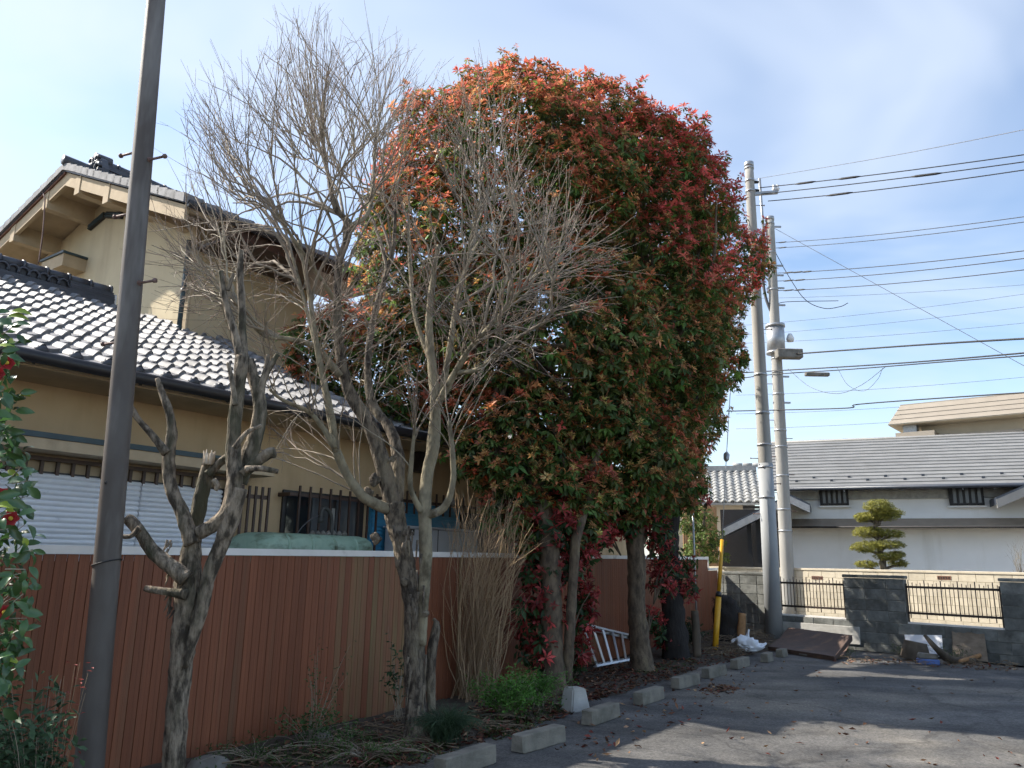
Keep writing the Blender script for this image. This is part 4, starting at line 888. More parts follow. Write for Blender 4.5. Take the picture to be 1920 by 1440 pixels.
# yellow guy guard with its stay
yb, yt = strip(1341, 1216), None; yt = ay(1354, 1012, yb.y + .35)
gg = thing('guy_guard', 'yellow plastic guy wire guard standing beside the leaf litter', 'guy wire', yb)
dj = yt - yb; jm = yb + dj * .46
b = MB(); b.tube([yb - dj * .02, jm], .05, 14); b.build('lower_sleeve', M['yellow'], gg, yb)
b = MB(); b.tube([jm, jm + dj * .035, jm + dj * .05], [.055, .05, .03], 14); b.build('joint_collar', M['sign'], gg, yb)
b = MB(); b.tube([jm + dj * .05, yt], .034, 12); b.build('upper_sleeve', M['yellow'], gg, yb)
gi = ay(1362, 857, yb.y + 1.1); ge = ay(1369, 740, yb.y + 1.7)
b = MB(); b.tube([yt, gi, ge, uab + uad * .9], .008, 6); b.build('stay', M['galv'], gg, yb)
b = MB(); dg = (ge - gi).normalized(); b.tube([gi - dg * .1, gi - dg * .05, gi + dg * .06, gi + dg * .12], [.02, .055, .06, .02], 10); b.build('strain_insulator', M['galv'], gg, yb)
gp = ay(1297, 900, 14.8); gb = ay(1303, 1075, 14.8)
b = MB(); b.tube([(gb.x, gb.y, 0), (gp.x, gp.y, gp.z)], .018, 8); sg_ = b.build('thin_grey_pipe', M['galv'], None); tag(sg_, 'thin grey upright pipe behind the fence beside the dark photinia trunk', 'pipe')

# ================================================================ TREES
def pxpath(pts, Y): return [ay(p[0], p[1], p[2] if len(p) > 2 else Y) for p in pts]
def limb(mb, pts, radpx, n=12, rough=.12, per=5, seed=None, m=0, lobes=0.0, rfreq=5.0):
    """pts world; radpx radii given in photo pixels at those points"""
    rad = [r / pxm(p) for r, p in zip(radpx, pts)]; P = catmull(pts, per); rr = interp(rad, len(P))
    mb.tube(P, rr, n, m, rough=rough, rfreq=rfreq, seed=seed if seed is not None else RNG.uniform(0, 50), lobes=lobes); return P

# ---------------------------------------------------------------- dead pruned tree
YD = 5.05
db = ay(327, 1475, YD); db.z = 0
dead = thing('dead_tree', 'pruned dead grey tree with bare stub branches in front of the fence at left', 'tree', db)
b = MB()
limb(b, [Vector((db.x, db.y, -.1))] + pxpath([(328, 1400), (335, 1290), (345, 1180), (352, 1110), (356, 1060), (362, 1010)], YD), [23, 20, 19.5, 22, 24, 21, 16], 26, .17, 14, 1.3, lobes=.02, rfreq=9)
limb(b, pxpath([(345, 1250), (372, 1160), (392, 1080), (412, 1030), (432, 975), (448, 915, 5.0)], 5.0), [8, 12, 13, 14, 16, 16], 20, .16, 12, 3.1, lobes=.0, rfreq=9)
b.build('trunk', M['deadwood'], dead, db)
for pts, rad, Y in (
    ([(350, 1085), (318, 1060), (288, 1035), (264, 1000), (246, 978), (238, 972)], [17, 15, 13, 12, 12, 11], 4.95),
    ([(350, 1115), (318, 1110), (290, 1106), (272, 1103)], [11, 8, 7, 6], 4.95),
    ([(362, 1020), (345, 970), (322, 918), (316, 870), (322, 815), (318, 775), (306, 742), (295, 710)], [17, 15, 13, 13, 11, 8, 7, 5], 5.0),
    ([(312, 850), (285, 815), (262, 790), (243, 762), (228, 740), (213, 726)], [9, 7, 6, 7, 6, 6], 4.95),
    ([(362, 1005), (372, 955), (383, 905), (392, 872), (398, 856)], [14, 16, 14, 15, 13], 5.15),
    ([(390, 890), (412, 868), (432, 855)], [10, 8, 9], 5.1),
    ([(372, 1000), (400, 985), (430, 955), (440, 905), (437, 850), (441, 780), (449, 715), (455, 668)], [14, 15, 17, 17, 15, 14, 13, 14], 5.0),
    ([(447, 905), (465, 860), (480, 815), (487, 765), (482, 730), (472, 700), (466, 675)], [18, 17, 16, 14, 13, 12, 12], 5.1),
    ([(487, 740), (492, 715), (505, 690), (520, 664)], [10, 8, 6, 5], 5.1),
    ([(495, 705), (500, 685), (503, 665)], [6, 5, 4], 5.1),
    ([(458, 670), (454, 620), (453, 560), (449, 510), (452, 470)], [10, 8, 8, 7, 5], 5.1),
    ([(452, 675), (440, 625), (430, 590), (420, 550), (414, 508)], [10, 8, 8, 6, 5], 5.05),
    ([(428, 545), (432, 530), (438, 512)], [4, 4, 3], 5.05),
    ([(455, 890), (478, 870), (500, 852), (516, 848)], [10, 11, 12, 10], 4.95),
    ([(460, 880), (488, 878), (521, 884)], [7, 6, 5], 4.9),
    ([(441, 760), (436, 720), (428, 680)], [6, 5, 4], 4.9),
    ([(440, 840), (462, 812), (490, 797)], [6, 5, 3], 4.85),
    ([(400, 900), (408, 910), (404, 920)], [6, 6, 4], 4.95),
    ([(262, 990), (245, 1005), (228, 1006)], [7, 5, 4], 4.9)):
    b = MB(); limb(b, pxpath(pts, Y), [r * .9 for r in rad], 16, .15, 9, rfreq=10, lobes=.0); b.build('branch', M['deadwood'], dead, db)
b = MB(); q = ay(390, 862, 5.08)
for k in range(14):
    a = RNG.uniform(0, 6.28); o_ = q + Vector((math.cos(a) * .03, math.sin(a) * .03, -.03)); b.tube([o_, o_ + Vector((math.cos(a) * .01, 0, RNG.uniform(.04, .1)))], [.012, .003], 5)
b.build('splintered_end', M['brokenwood'], dead, db)
b = MB()
for k in range(16):                                 # torn bark curls
    py = RNG.uniform(1010, 1150); px = 318 + RNG.uniform(-4, 8) + (py - 1100) * .02; p = ay(px, py, YD - .05); d = Vector((RNG.uniform(-.03, .0), RNG.uniform(-.02, .01), -RNG.uniform(.04, .1)))
    b.tube([p, p + d * .6, p + d + Vector((-.01, 0, 0))], [.008, .006, .001], 5, rough=.3)
b.build('bark_curls', M['deadwood'], dead, db)['kind'] = 'stuff'

# ---------------------------------------------------------------- big bare tree
YB = 7.1
bb = strip(783, 1391); bb.z = 0
bare = thing('bare_tree', 'large leafless tree with two trunks and a dense fan of twigs', 'tree', bb)
b = MB()
limb(b, [Vector((bb.x, bb.y, -.1))] + pxpath([(781, 1330), (776, 1250), (777, 1180), (772, 1110), (757, 1040), (744, 985), (737, 945)], YB), [27, 20, 19, 19, 18, 17, 18, 20], 28, .17, 15, 2.2, lobes=.02, rfreq=9)
b.build('trunk', M['bark'], bare, bb)
b = MB(); limb(b, pxpath([(792, 1210), (794, 1130), (798, 1050), (797, 985), (796, 945), (802, 885), (812, 835), (816, 765), (812, 700), (806, 645), (805, 590), (812, 520), (822, 460)], YB - .05), [7, 10, 12, 12, 13, 11, 12, 10, 9, 8, 7, 5, 3.5], 16, .12, 6, 8.2); b.build('trunk', M['barkpale'], bare, bb)
LIMBS = []
for pts, rad, Ys in (
    ([(737, 955), (716, 865), (692, 795), (655, 735), (637, 655), (632, 570), (636, 495), (655, 425), (628, 388), (613, 315), (600, 240)], [20, 19, 17, 14, 12, 10, 8, 8, 6, 4, 3], (7.1, 6.7)),
    ([(742, 945), (747, 865), (732, 805), (702, 765), (690, 715), (692, 650), (702, 590), (722, 520), (737, 465), (742, 380)], [17, 15, 12, 11, 9, 8, 7, 6, 5, 3], (7.15, 7.7)),
    ([(728, 955), (682, 932), (648, 885), (631, 846)], [14, 12, 10, 10], (7.05, 6.7)),
    ([(631, 846), (606, 803), (578, 772), (530, 750), (505, 730)], [8, 6, 5, 4, 3], (6.7, 6.3)),
    ([(631, 850), (622, 780), (602, 690), (588, 610), (578, 540), (560, 450)], [8, 7, 7, 6, 5, 3], (6.7, 6.4)),
    ([(628, 840), (610, 740), (592, 650), (570, 560), (545, 470)], [6, 6, 5, 4, 3], (6.65, 6.9)),
    ([(638, 705), (592, 652), (542, 636), (490, 625), (440, 560)], [9, 7, 6, 5, 3], (6.9, 6.3)),
    ([(632, 570), (600, 520), (565, 470), (520, 400)], [6, 5, 4, 3], (6.8, 6.2)),
    ([(655, 425), (690, 400), (700, 330), (705, 250)], [6, 5, 4, 3], (6.8, 7.2)),
    ([(816, 765), (850, 705), (882, 652), (930, 600), (980, 540)], [9, 8, 6, 5, 3], (7.05, 6.4)),
    ([(826, 745), (842, 660), (856, 570), (880, 470), (900, 380)], [8, 7, 6, 4, 3], (7.05, 7.3)),
    ([(812, 690), (780, 600), (770, 520), (765, 420)], [6, 5, 4, 3], (7.1, 7.6)),
    ([(850, 700), (900, 690), (960, 640), (1030, 600)], [6, 5, 4, 3], (6.9, 6.3)),
    ([(797, 968), (832, 952), (849, 905), (848, 845), (842, 790)], [10, 9, 7, 6, 5], (7.05, 6.8)),
    ([(790, 960), (770, 915), (772, 860), (778, 800)], [7, 6, 5, 3], (7.0, 6.8)),
    ([(737, 960), (742, 900), (745, 860)], [18, 17, 14], (7.1, 7.3)),
):
    n = len(pts); P = [ay(p[0], p[1], Ys[0] + (Ys[1] - Ys[0]) * i / (n - 1)) for i, p in enumerate(pts)]
    b = MB(); LP = limb(b, P, [r * .82 for r in rad], 14, .12, 7, rfreq=9); b.build('limb', M['barkpale'] if pts[0][0] > 780 else M['bark'] if rad[0] > 15 else M['barkpale'], bare, bb); LIMBS.append((LP, rad))
b = MB()                                            # knots, burrs and torn bark on the trunk
for px, py, r in ((700, 900, 14), (690, 925, 12), (705, 1010, 12), (765, 1000, 9), (845, 940, 10), (820, 960, 9), (735, 860, 8), (760, 1090, 9), (800, 1150, 8)):
    p = ay(px, py, YB - .1); rr = r / pxm(p)
    for k in range(5):
        a = RNG.uniform(0, 6.28); d = Vector((math.cos(a), -.5, math.sin(a))).normalized(); b.tube([p - d * rr * .3, p + d * rr * .6, p + d * rr * 1.1], [rr * .6, rr * .5, rr * .12], 6, rough=.35)
b.build('burrs', M['bark'], bare, bb)['kind'] = 'stuff'
b = MB()
for k in range(36):
    py = RNG.uniform(960, 1370); px = 776 + RNG.uniform(-24, 26) - max(0, 1080 - py) * .25; p = ay(px, py, YB - .2); d = Vector((RNG.uniform(-.02, .02), RNG.uniform(-.03, .01), -RNG.uniform(.06, .22)))
    b.tube([p, p + d * .5, p + d], [.012, .009, .001], 5, rough=.4)
b.build('bark_flakes', M['bark'], bare, bb)['kind'] = 'stuff'
b = MB(); limb(b, pxpath([(812, 1385), (808, 1290), (811, 1215), (818, 1165)], 7.15), [7, 9, 9, 5], 8, .25, 5); limb(b, pxpath([(815, 1220), (822, 1175), (812, 1160)], 7.15), [5, 4, 3], 6, .2, 3); b.build('dead_stub', M['bark'], bare, bb)

def inpoly(x, y, poly):
    c = False; n = len(poly)
    for i in range(n):
        (x0, y0), (x1, y1) = poly[i], poly[i - 1]
        if (y0 > y) != (y1 > y) and x < (x1 - x0) * (y - y0) / (y1 - y0) + x0: c = not c
    return c
def sample(poly, rng):
    xs, ys = [p[0] for p in poly], [p[1] for p in poly]
    while True:
        x, y = rng.uniform(min(xs), max(xs)), rng.uniform(min(ys), max(ys))
        if inpoly(x, y, poly): return x, y
SRC = []
for LP, rad in LIMBS:
    n = len(LP)
    if rad[0] > 16 and rad[-1] > 10: continue
    for i in range(int(n * .35), n): SRC.append((LP[i], (LP[min(i + 1, n - 1)] - LP[i - 1]).normalized()))
for i in range(8): q = ay(806 + i * 2, 650 - i * 25, 7.05); SRC.append((q, Vector((0, 0, 1))))
tw, fine = MB(), MB()
class ARR:
    def __init__(s): s.V, s.F, s.n = [], [], 0
def fast_tube(store, P, r0, r1, n=3):
    P = np.array(P); k = len(P); T = np.gradient(P, axis=0); T /= np.linalg.norm(T, axis=1, keepdims=True) + 1e-9
    ref = np.array([.31, .95, .1]); A = np.cross(T, ref); A /= np.linalg.norm(A, axis=1, keepdims=True) + 1e-9; Bv = np.cross(T, A)
    ang = np.arange(n) * 2 * np.pi / n; rr = np.linspace(r0, r1, k)[:, None, None]
    V = P[:, None] + rr * (np.cos(ang)[None, :, None] * A[:, None] + np.sin(ang)[None, :, None] * Bv[:, None])
    i = np.arange(k - 1)[:, None] * n; j = np.arange(n)[None]; j2 = (j + 1) % n
    F = np.stack([i + j, i + j2, i + n + j2, i + n + j], -1).reshape(-1, 4) + store.n
    store.V.append(V.reshape(-1, 3)); store.F.append(F); store.n += k * n
def build_arr(store, name, mat, parent, org):
    o = np_mesh(name, np.concatenate(store.V) - np.array(org), np.concatenate(store.F), None, mat, parent, True); o['kind'] = 'stuff'; return o
def rv(rng, s=1.0): return np.array([rng.gauss(0, s), rng.gauss(0, s), rng.gauss(0, s)])
def shoot(main, sub, p0, t0, p2, rng, r0=.008, subs=4.2, up=.2, sl_=1.0, wild=.025):
    p0, p2, t0 = np.array(p0), np.array(p2), np.array(t0); Ln = np.linalg.norm(p2 - p0)
    p1 = p0 + t0 * Ln * .15 + (p2 - p0) * .36 + np.array([0, 0, up * Ln * .25]) + rv(rng, wild) * Ln
    k = max(6, int(Ln / .14)); ts = np.linspace(0, 1, k)[:, None]
    P = (1 - ts) ** 2 * p0 + 2 * ts * (1 - ts) * p1 + ts ** 2 * p2
    for i in range(1, k): P[i] += rv(rng, .006) * min(1, Ln)
    fast_tube(main, P, r0 * min(1.3, .5 + Ln * .4), .0024, 4)
    for _ in range(int(subs * Ln + rng.random())):
        i = rng.randrange(max(1, k // 4), k - 1); d = P[i + 1] - P[i]; d /= np.linalg.norm(d) + 1e-9
        s = np.cross(d, rv(rng)); s /= np.linalg.norm(s) + 1e-9; dd = d + s * rng.uniform(.28, .6) + np.array([0, 0, .06]); dd /= np.linalg.norm(dd)
        l = sl_ * rng.uniform(.15, .62) * (1.1 - .45 * i / k); q = [P[i]]; nseg = 4
        for j in range(nseg):
            dd = dd + rv(rng, .045) + np.array([0, 0, .03]); dd /= np.linalg.norm(dd); q.append(q[-1] + dd * l / nseg)
        fast_tube(sub, q, .0027, .0012, 3)
        for _2 in range(rng.choice((0, 1, 1, 2))):
            j = rng.randrange(1, nseg); e = dd + rv(rng, .33); e /= np.linalg.norm(e); m_ = rng.uniform(.07, .22) * sl_
            fast_tube(sub, [q[j], q[j] + e * m_ * .5, q[j] + e * m_], .0021, .0012, 3)
RT_ = random.Random(5); main, sub = ARR(), ARR()
REG = (([(302, 285), (335, 215), (385, 140), (455, 95), (515, 40), (600, -15), (650, 55), (700, 60), (745, 85), (795, 140), (800, 270), (700, 230), (560, 200), (420, 280), (330, 350)], 215, .25),
       ([(330, 330), (420, 260), (560, 240), (700, 260), (790, 300), (760, 420), (560, 400), (420, 440), (320, 430)], 75, .2),
       ([(790, 170), (850, 105), (925, 125), (1000, 225), (1080, 345), (1140, 420), (1000, 430), (900, 320), (800, 330)], 78, .22),
       ([(900, 330), (1050, 330), (1190, 470), (1180, 560), (1110, 600), (1000, 560), (900, 480)], 70, .12),
       ([(280, 400), (270, 470), (300, 580), (400, 640), (520, 640), (560, 540), (450, 440)], 100, .12),
       ([(900, 620), (1100, 620), (1140, 570), (1010, 520), (880, 540)], 26, .05),
       ([(560, 600), (760, 600), (780, 420), (600, 430)], 50, .2),
       ([(690, 330), (860, 300), (890, 560), (700, 560)], 60, .2),
       ([(560, 560), (760, 520), (1010, 560), (1010, 690), (820, 740), (600, 720)], 75, .0),
       ([(880, 690), (1000, 720), (1060, 680), (960, 640)], 12, .0),
       ([(470, 850), (500, 750), (590, 740), (570, 860)], 14, -.1))
def pick(T, y, tries, steep=False, sgnx=0):
    best = None
    for _k in range(tries):
        s_, t_ = SRC[RT_.randrange(len(SRC))]; v_ = T - s_; ln_ = v_.length
        if ln_ < .25: continue
        cst = ln_ * (1 + .3 * RT_.random()) + 1.4 * max(0, .4 - t_.dot(v_ / ln_)) + (1.5 if v_.z < -.1 and y < 600 else 0) + (3.2 * max(0, .74 - v_.z / ln_) if steep else 0) + (.8 * max(0, -(v_.x * sgnx) / ln_ - .15) if sgnx else 0)
        if best is None or cst < best[0]: best = (cst, s_, t_)
    return best
# secondary branches first: they carry the shoots further out
new = []
for poly, cnt in (([(380, 400), (420, 260), (560, 180), (720, 200), (760, 360), (600, 430)], 26), ([(830, 300), (930, 260), (1040, 400), (1080, 500), (980, 560), (870, 480)], 24), ([(330, 470), (420, 420), (500, 520), (400, 590)], 14), ([(400, 330), (520, 300), (560, 420), (430, 450)], 12), ([(700, 480), (800, 480), (800, 330), (700, 330)], 6)):
    for _ in range(cnt):
        x, y = sample(poly, RT_); T = ay(x, y, max(5.8, min(8.2, RT_.gauss(6.85, .7)))); q = pick(T, y, 50, y < 350)
        if not q: continue
        p0, t0 = q[1], q[2]; Ln = (T - p0).length; k = max(6, int(Ln / .12)); p1 = p0 + t0 * Ln * .3 + (T - p0) * .25 + Vector((0, 0, Ln * .05)); P = []
        for i in range(k + 1):
            t = i / k; P.append(p0 * (1 - t) ** 2 + p1 * 2 * t * (1 - t) + T * t * t + Vector((RT_.gauss(0, .012), RT_.gauss(0, .012), RT_.gauss(0, .012))) * min(1, i))
        fast_tube(main, [list(p) for p in P], min(.02, .008 + .006 * Ln), .005, 6); new.append(P)
for P in new:
    n = len(P)
    for i in range(n // 3, n): SRC.append((P[i], (P[min(i + 1, n - 1)] - P[i - 1]).normalized()))
for poly, cnt, upf in REG:
    for _ in range(int(cnt * .88)):
        x, y = sample(poly, RT_); Y = RT_.gauss(6.85, .75); Y = max(5.5, min(8.4, Y)); T = ay(x, y, Y); q = pick(T, y, 110, y < 430, -1 if x < 640 else 1 if x > 860 else 0)
        if q: shoot(main, sub, q[1], q[2], T, RT_, r0=.0078, up=upf * .5, wild=.03, sl_=1.25, subs=3.3)
build_arr(main, 'shoots', M['twig'], bare, bb); build_arr(sub, 'twigs', M['twigfine'], bare, bb)

# ---------------------------------------------------------------- dry shrub
sb = strip(893, 1312); dry = thing('dry_shrub', 'dry leafless shrub of pale arching stems in front of the fence', 'shrub', sb)
A_, S_ = ARR(), ARR(); rg = random.Random(9)
for k in range(95):
    x, y = sample([(848, 1010), (858, 925), (915, 905), (950, 930), (1000, 950), (1012, 1000), (985, 1060), (960, 1130), (900, 1050)], rg) if k < 65 else sample([(842, 1060), (900, 1010), (990, 1100), (960, 1200), (900, 1180)], rg)
    Y = sb.y + rg.gauss(-.15, .28); T = ay(x, y, Y); q = sb + Vector((rg.gauss(0, .1), rg.gauss(0, .1), 0)); q.z = -.02
    shoot(A_, S_, q, Vector((rg.gauss(-.15, .4), rg.gauss(0, .3), 1)).normalized(), T, rg, r0=.005, subs=2.2, up=rg.gauss(.15, .25), sl_=1.3, wild=.09)
build_arr(A_, 'stems', M['drytwig'], dry, sb); build_arr(S_, 'twigs', M['drytwig'], dry, sb)

# ---------------------------------------------------------------- photinia trees
def lump_points(lumps, dens, rng, lo=.78, hi=1.03):
    C = np.array([list(ay(l[0], l[1], l[2])) for l in lumps]); Rr = np.array([l[3:6] for l in lumps]); P, N = [], []
    for i in range(len(lumps)):
        area = 4 * np.pi * ((Rr[i][0] * Rr[i][1]) ** 1.6 / 3 + (Rr[i][0] * Rr[i][2]) ** 1.6 / 3 + (Rr[i][1] * Rr[i][2]) ** 1.6 / 3) ** (1 / 1.6)
        n = int(area * dens); d = nrm(rng.normal(size=(n, 3)))
        bump = np.array([noise.noise(Vector(q * 2.3 + i * 7.7)) for q in d]) * .2 + np.array([noise.noise(Vector(q * 5.5 + i * 3.1)) for q in d]) * .14
        r = rng.uniform(lo, hi, n) ** .6 + bump; p = C[i] + d * r[:, None] * Rr[i]
        keep = np.ones(n, bool)
        for j in range(len(lumps)):
            if j != i: keep &= np.linalg.norm((p - C[j]) / Rr[j], axis=1) > .8
        P.append(p[keep]); N.append(nrm(d[keep] / Rr[i]))
    return np.concatenate(P), np.concatenate(N)
def photinia_batches(P, N, rng, low=False, red_bias=0.0):
    n = len(P); out_ = rng.random(n) < .09; P = P + (out_ * rng.uniform(.06, .26, n))[:, None] * nrm(N * .7 + np.array([0, 0, .7])); z = P[:, 2]
    nz_ = np.array([noise.noise(Vector(p * .95)) for p in P]); n2 = np.array([noise.noise(Vector(p * 2.2) + Vector((9, 3, 1))) for p in P])
    A = nrm(N * .5 + np.array([0, 0, .95]) + rng.normal(0, .34, (n, 3)))
    s = np.clip((z - 5.0) / 2.6, -1, 1.2) * .55 + .75 * nz_ + .45 * n2 + red_bias + .25 * np.clip(N[:, 2], 0, 1) + .5 * (z < 3.7)
    isred = s > .34; u_ = rng.random(n); isbud = (~isred) & (u_ < .68); isgreen = ~(isred | isbud)
    hue = np.clip(.5 + 1.6 * np.array([noise.noise(Vector(p * .6) + Vector((4, 8, 2))) for p in P]), 0, 1)[:, None]
    bt = []
    def cl(base, var, k): 
        return np.clip(np.array(base)[None] * (1 + rng.normal(0, var, (k, 1))) * (1 + rng.normal(0, var * .5, (k, 3))), .004, 1)
    i = np.where(isred)[0]
    if len(i):
        t = rng.random((len(i), 1)); cr_ = np.clip((P[i, 0:1] - .6) / 2.2, 0, 1) * np.clip((P[i, 2:3] - 4.5) / 2, 0, 1); c = cl((.74, .19, .13), .2, len(i)) * t + cl((.68, .31, .14), .18, len(i)) * (1 - t); c = c * (1 - .75 * cr_) + cl((.72, .11, .11), .15, len(i)) * .75 * cr_
        bt.append(rosettes(P[i], A[i], 11, .08, .027, (-.1, .95), .0, c, .14, rng, off=.03))
        bt.append(rosettes(P[i], A[i], 5, .09, .034, (-.6, .3), .15, cl((.15, .17, .045), .2, len(i)), .15, rng))
    i = np.where(isbud)[0]
    if len(i):
        bt.append(rosettes(P[i], A[i], 14, .05, .019, (-.2, 1.1), .0, cl((.58, .31, .13), .22, len(i)) * (1 - hue[i]) + cl((.6, .45, .16), .22, len(i)) * hue[i], .2, rng, off=.035))
        bt.append(rosettes(P[i], A[i], 5, .075, .026, (-.15, .8), .0, cl((.62, .25, .125), .22, len(i)), .2, rng, off=.02))
        bt.append(rosettes(P[i], A[i], 7, .105, .04, (-.75, .2), .25, cl((.13, .2, .055), .25, len(i)), .18, rng, off=-.02))
    i = np.where(isgreen)[0]
    if len(i):
        bt.append(rosettes(P[i], A[i], 9, .105, .041, (-.7, .5), .22, cl((.13, .205, .055), .25, len(i)), .2, rng))
        bt.append(rosettes(P[i], A[i], 4, .08, .03, (.4, 1.1), .0, cl((.42, .16, .07), .3, len(i)), .2, rng, off=.02))
    i = np.where(rng.random(n) < .05)[0]
    bt.append(rosettes(P[i], A[i], 2, .11, .04, (-.6, .2), .3, cl((.42, .07, .02), .2, len(i)), .2, rng))
    return bt
def crimson_batches(P, N, rng, green=.35):
    n = len(P); A = nrm(N * .7 + np.array([0, 0, .6]) + rng.normal(0, .3, (n, 3))); g_ = rng.random(n) < green
    def cl(base, var, k): return np.clip(np.array(base)[None] * (1 + rng.normal(0, var, (k, 1))), .004, 1)
    i = np.where(~g_)[0]; j = np.where(g_)[0]; bt = []
    if len(i): bt.append(rosettes(P[i], A[i], 9, .09, .03, (-.1, 1.15), .06, cl((.4, .065, .06), .3, len(i)), .25, rng))
    if len(j): bt.append(rosettes(P[j], A[j], 7, .11, .045, (-.6, .4), .2, cl((.045, .09, .03), .2, len(j)), .2, rng))
    return bt
def photinia(label, base, trunks, lumps, low, seed, dens, bark='photbark', inner=16):
    rng = np.random.default_rng(seed); t = thing('photinia_tree', label, 'tree', base, 0, 'photinia trees along the fence')
    for pts, rad in trunks:
        b = MB(); P = [ay(*p) for p in pts]; P[0].z -= .06; limb(b, P, rad, 18, .16, 9, rfreq=9, lobes=.02); b.build('trunk', M[bark], t, base)
    top = ay(*trunks[0][0][-1]); b = MB(); rr = random.Random(seed)
    for l in lumps:
        c = ay(l[0], l[1], l[2])
        for k in range(inner // 4):
            e = c + Vector((rr.uniform(-.8, .8) * l[3], rr.uniform(-.8, .8) * l[4], rr.uniform(-.3, .85) * l[5])); m_ = top.lerp(e, .5) + Vector((rr.uniform(-.3, .3), rr.uniform(-.3, .3), .1))
            P = catmull([top, m_, e], 5); b.tube(P, interp([.06, .035, .01], len(P)), 6, rough=.1)
    b.build('limbs', M[bark], t, base)
    P, N = lump_points(lumps, dens, rng); bt = photinia_batches(P, N, rng)
    # sparse inner leaves so that the crown is not hollow
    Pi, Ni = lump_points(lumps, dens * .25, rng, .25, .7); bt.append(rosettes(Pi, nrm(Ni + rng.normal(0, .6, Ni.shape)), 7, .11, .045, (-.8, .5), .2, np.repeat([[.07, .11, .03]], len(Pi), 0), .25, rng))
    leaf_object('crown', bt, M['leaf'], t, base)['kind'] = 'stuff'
    if low:
        Pl, Nl = lump_points(low, dens * 1.1, rng, .1, 1.0); leaf_object('low_sprouts', crimson_batches(Pl, Nl, rng), M['leaf'], t, base)['kind'] = 'stuff'
        b = MB()
        for l in low:
            c = ay(l[0], l[1], l[2])
            for k in range(5):
                e = c + Vector((rr.uniform(-.7, .7) * l[3], rr.uniform(-.7, .7) * l[4], rr.uniform(0, .8) * l[5])); s0 = Vector((base[0] * .5 + c.x * .5, base[1] * .5 + c.y * .5, max(.05, c.z - l[5])))
                b.tube(catmull([s0, s0.lerp(e, .5) + Vector((0, 0, .08)), e], 3), [.012] * 7 if False else interp([.012, .006], 7), 5)
        b.build('sprout_stems', M[bark], t, base)['kind'] = 'stuff'
    return t
p1 = strip(1041, 1297); p1.z = 0
photinia('nearest photinia with two mossy stems, its red crown behind the bare twigs', p1,
    [([(1041, 1300, p1.y), (1036, 1230, p1.y), (1034, 1130, p1.y), (1030, 1040, p1.y), (1020, 960, p1.y), (1000, 890, p1.y + .2), (985, 800, p1.y + .4), (975, 660, p1.y + .5)], [25, 21, 19, 18, 18, 15, 13, 10]),
     ([(1062, 1270, p1.y + .05), (1068, 1190, p1.y), (1074, 1090, p1.y), (1082, 1000, p1.y), (1105, 930, p1.y + .2), (1120, 840, p1.y + .3)], [10, 10, 9, 10, 9, 7])],
    [(950, 350, 10.7, 1.95, 1.6, 1.5), (835, 480, 10.6, 1.35, 1.2, 1.4), (965, 240, 10.9, 1.0, 1.0, .95), (1010, 620, 10.3, 1.65, 1.3, 1.25), (975, 800, 9.9, .72, .65, .55), (760, 690, 10.4, .95, .8, .95), (1080, 760, 10.3, 1.0, .9, .8), (870, 760, 10.2, .6, .6, .5), (645, 685, 10.5, .8, .75, .85), (950, 955, 9.6, .3, .28, .3), (1025, 905, 9.8, .6, .5, .45), (1095, 925, 10.0, .5, .4, .42), (925, 850, 9.7, .5, .45, .42), (1000, 985, 9.7, .3, .28, .35), (1075, 985, 9.9, .32, .28, .32), (965, 900, 9.7, .42, .4, .36)],
    [(1005, 1150, 9.6, .34, .28, .38), (1018, 1075, 9.7, .32, .28, .36), (1010, 1215, 9.6, .25, .22, .25), (1092, 1130, 10.0, .2, .2, .45), (1000, 1000, 9.8, .3, .25, .35), (1100, 1010, 10.0, .3, .25, .35), (1060, 940, 9.9, .4, .3, .3), (1085, 1225, 10.1, .2, .2, .2), (1040, 985, 9.6, .34, .25, .3), (985, 955, 9.6, .3, .25, .25), (1115, 985, 10.1, .3, .25, .3), (1070, 1050, 9.8, .22, .2, .3)], 21, 80)
p2 = strip(1206, 1258); p2.z = 0
photinia('middle photinia with thick bare trunk beside the aluminium ladder', p2,
    [([(1207, 1260, p2.y), (1200, 1210, p2.y), (1194, 1130, p2.y), (1193, 1050, p2.y), (1190, 990, p2.y), (1200, 930, p2.y), (1225, 840, p2.y), (1230, 700, p2.y)], [24, 18, 16, 16, 19, 17, 14, 10]), ([(1192, 1000, p2.y), (1165, 950, p2.y - .1), (1140, 880, p2.y - .2), (1120, 760, p2.y - .3)], [11, 10, 8, 6])],
    [(1190, 375, 11.9, 1.55, 1.45, 1.45), (1215, 680, 11.6, 1.2, 1.15, 1.25), (1170, 850, 11.1, .95, .9, .75), (1200, 530, 11.8, 1.4, 1.3, 1.2), (1100, 250, 11.5, 1.0, 1.0, .8), (1225, 300, 12.2, .7, .75, .65), (1145, 930, 11.0, .6, .5, .42), (1240, 905, 11.8, .65, .55, .5), (1195, 935, 11.5, .5, .45, .4)],
    [(1245, 1080, 11.9, .25, .22, .4), (1235, 1010, 11.8, .3, .25, .3), (1225, 1160, 11.9, .16, .16, .2), (1125, 1000, 11.2, .25, .2, .3), (1215, 975, 11.5, .35, .3, .35), (1175, 985, 11.4, .3, .25, .25)], 22, 76)
p3 = strip(1266, 1232); p3.z = 0
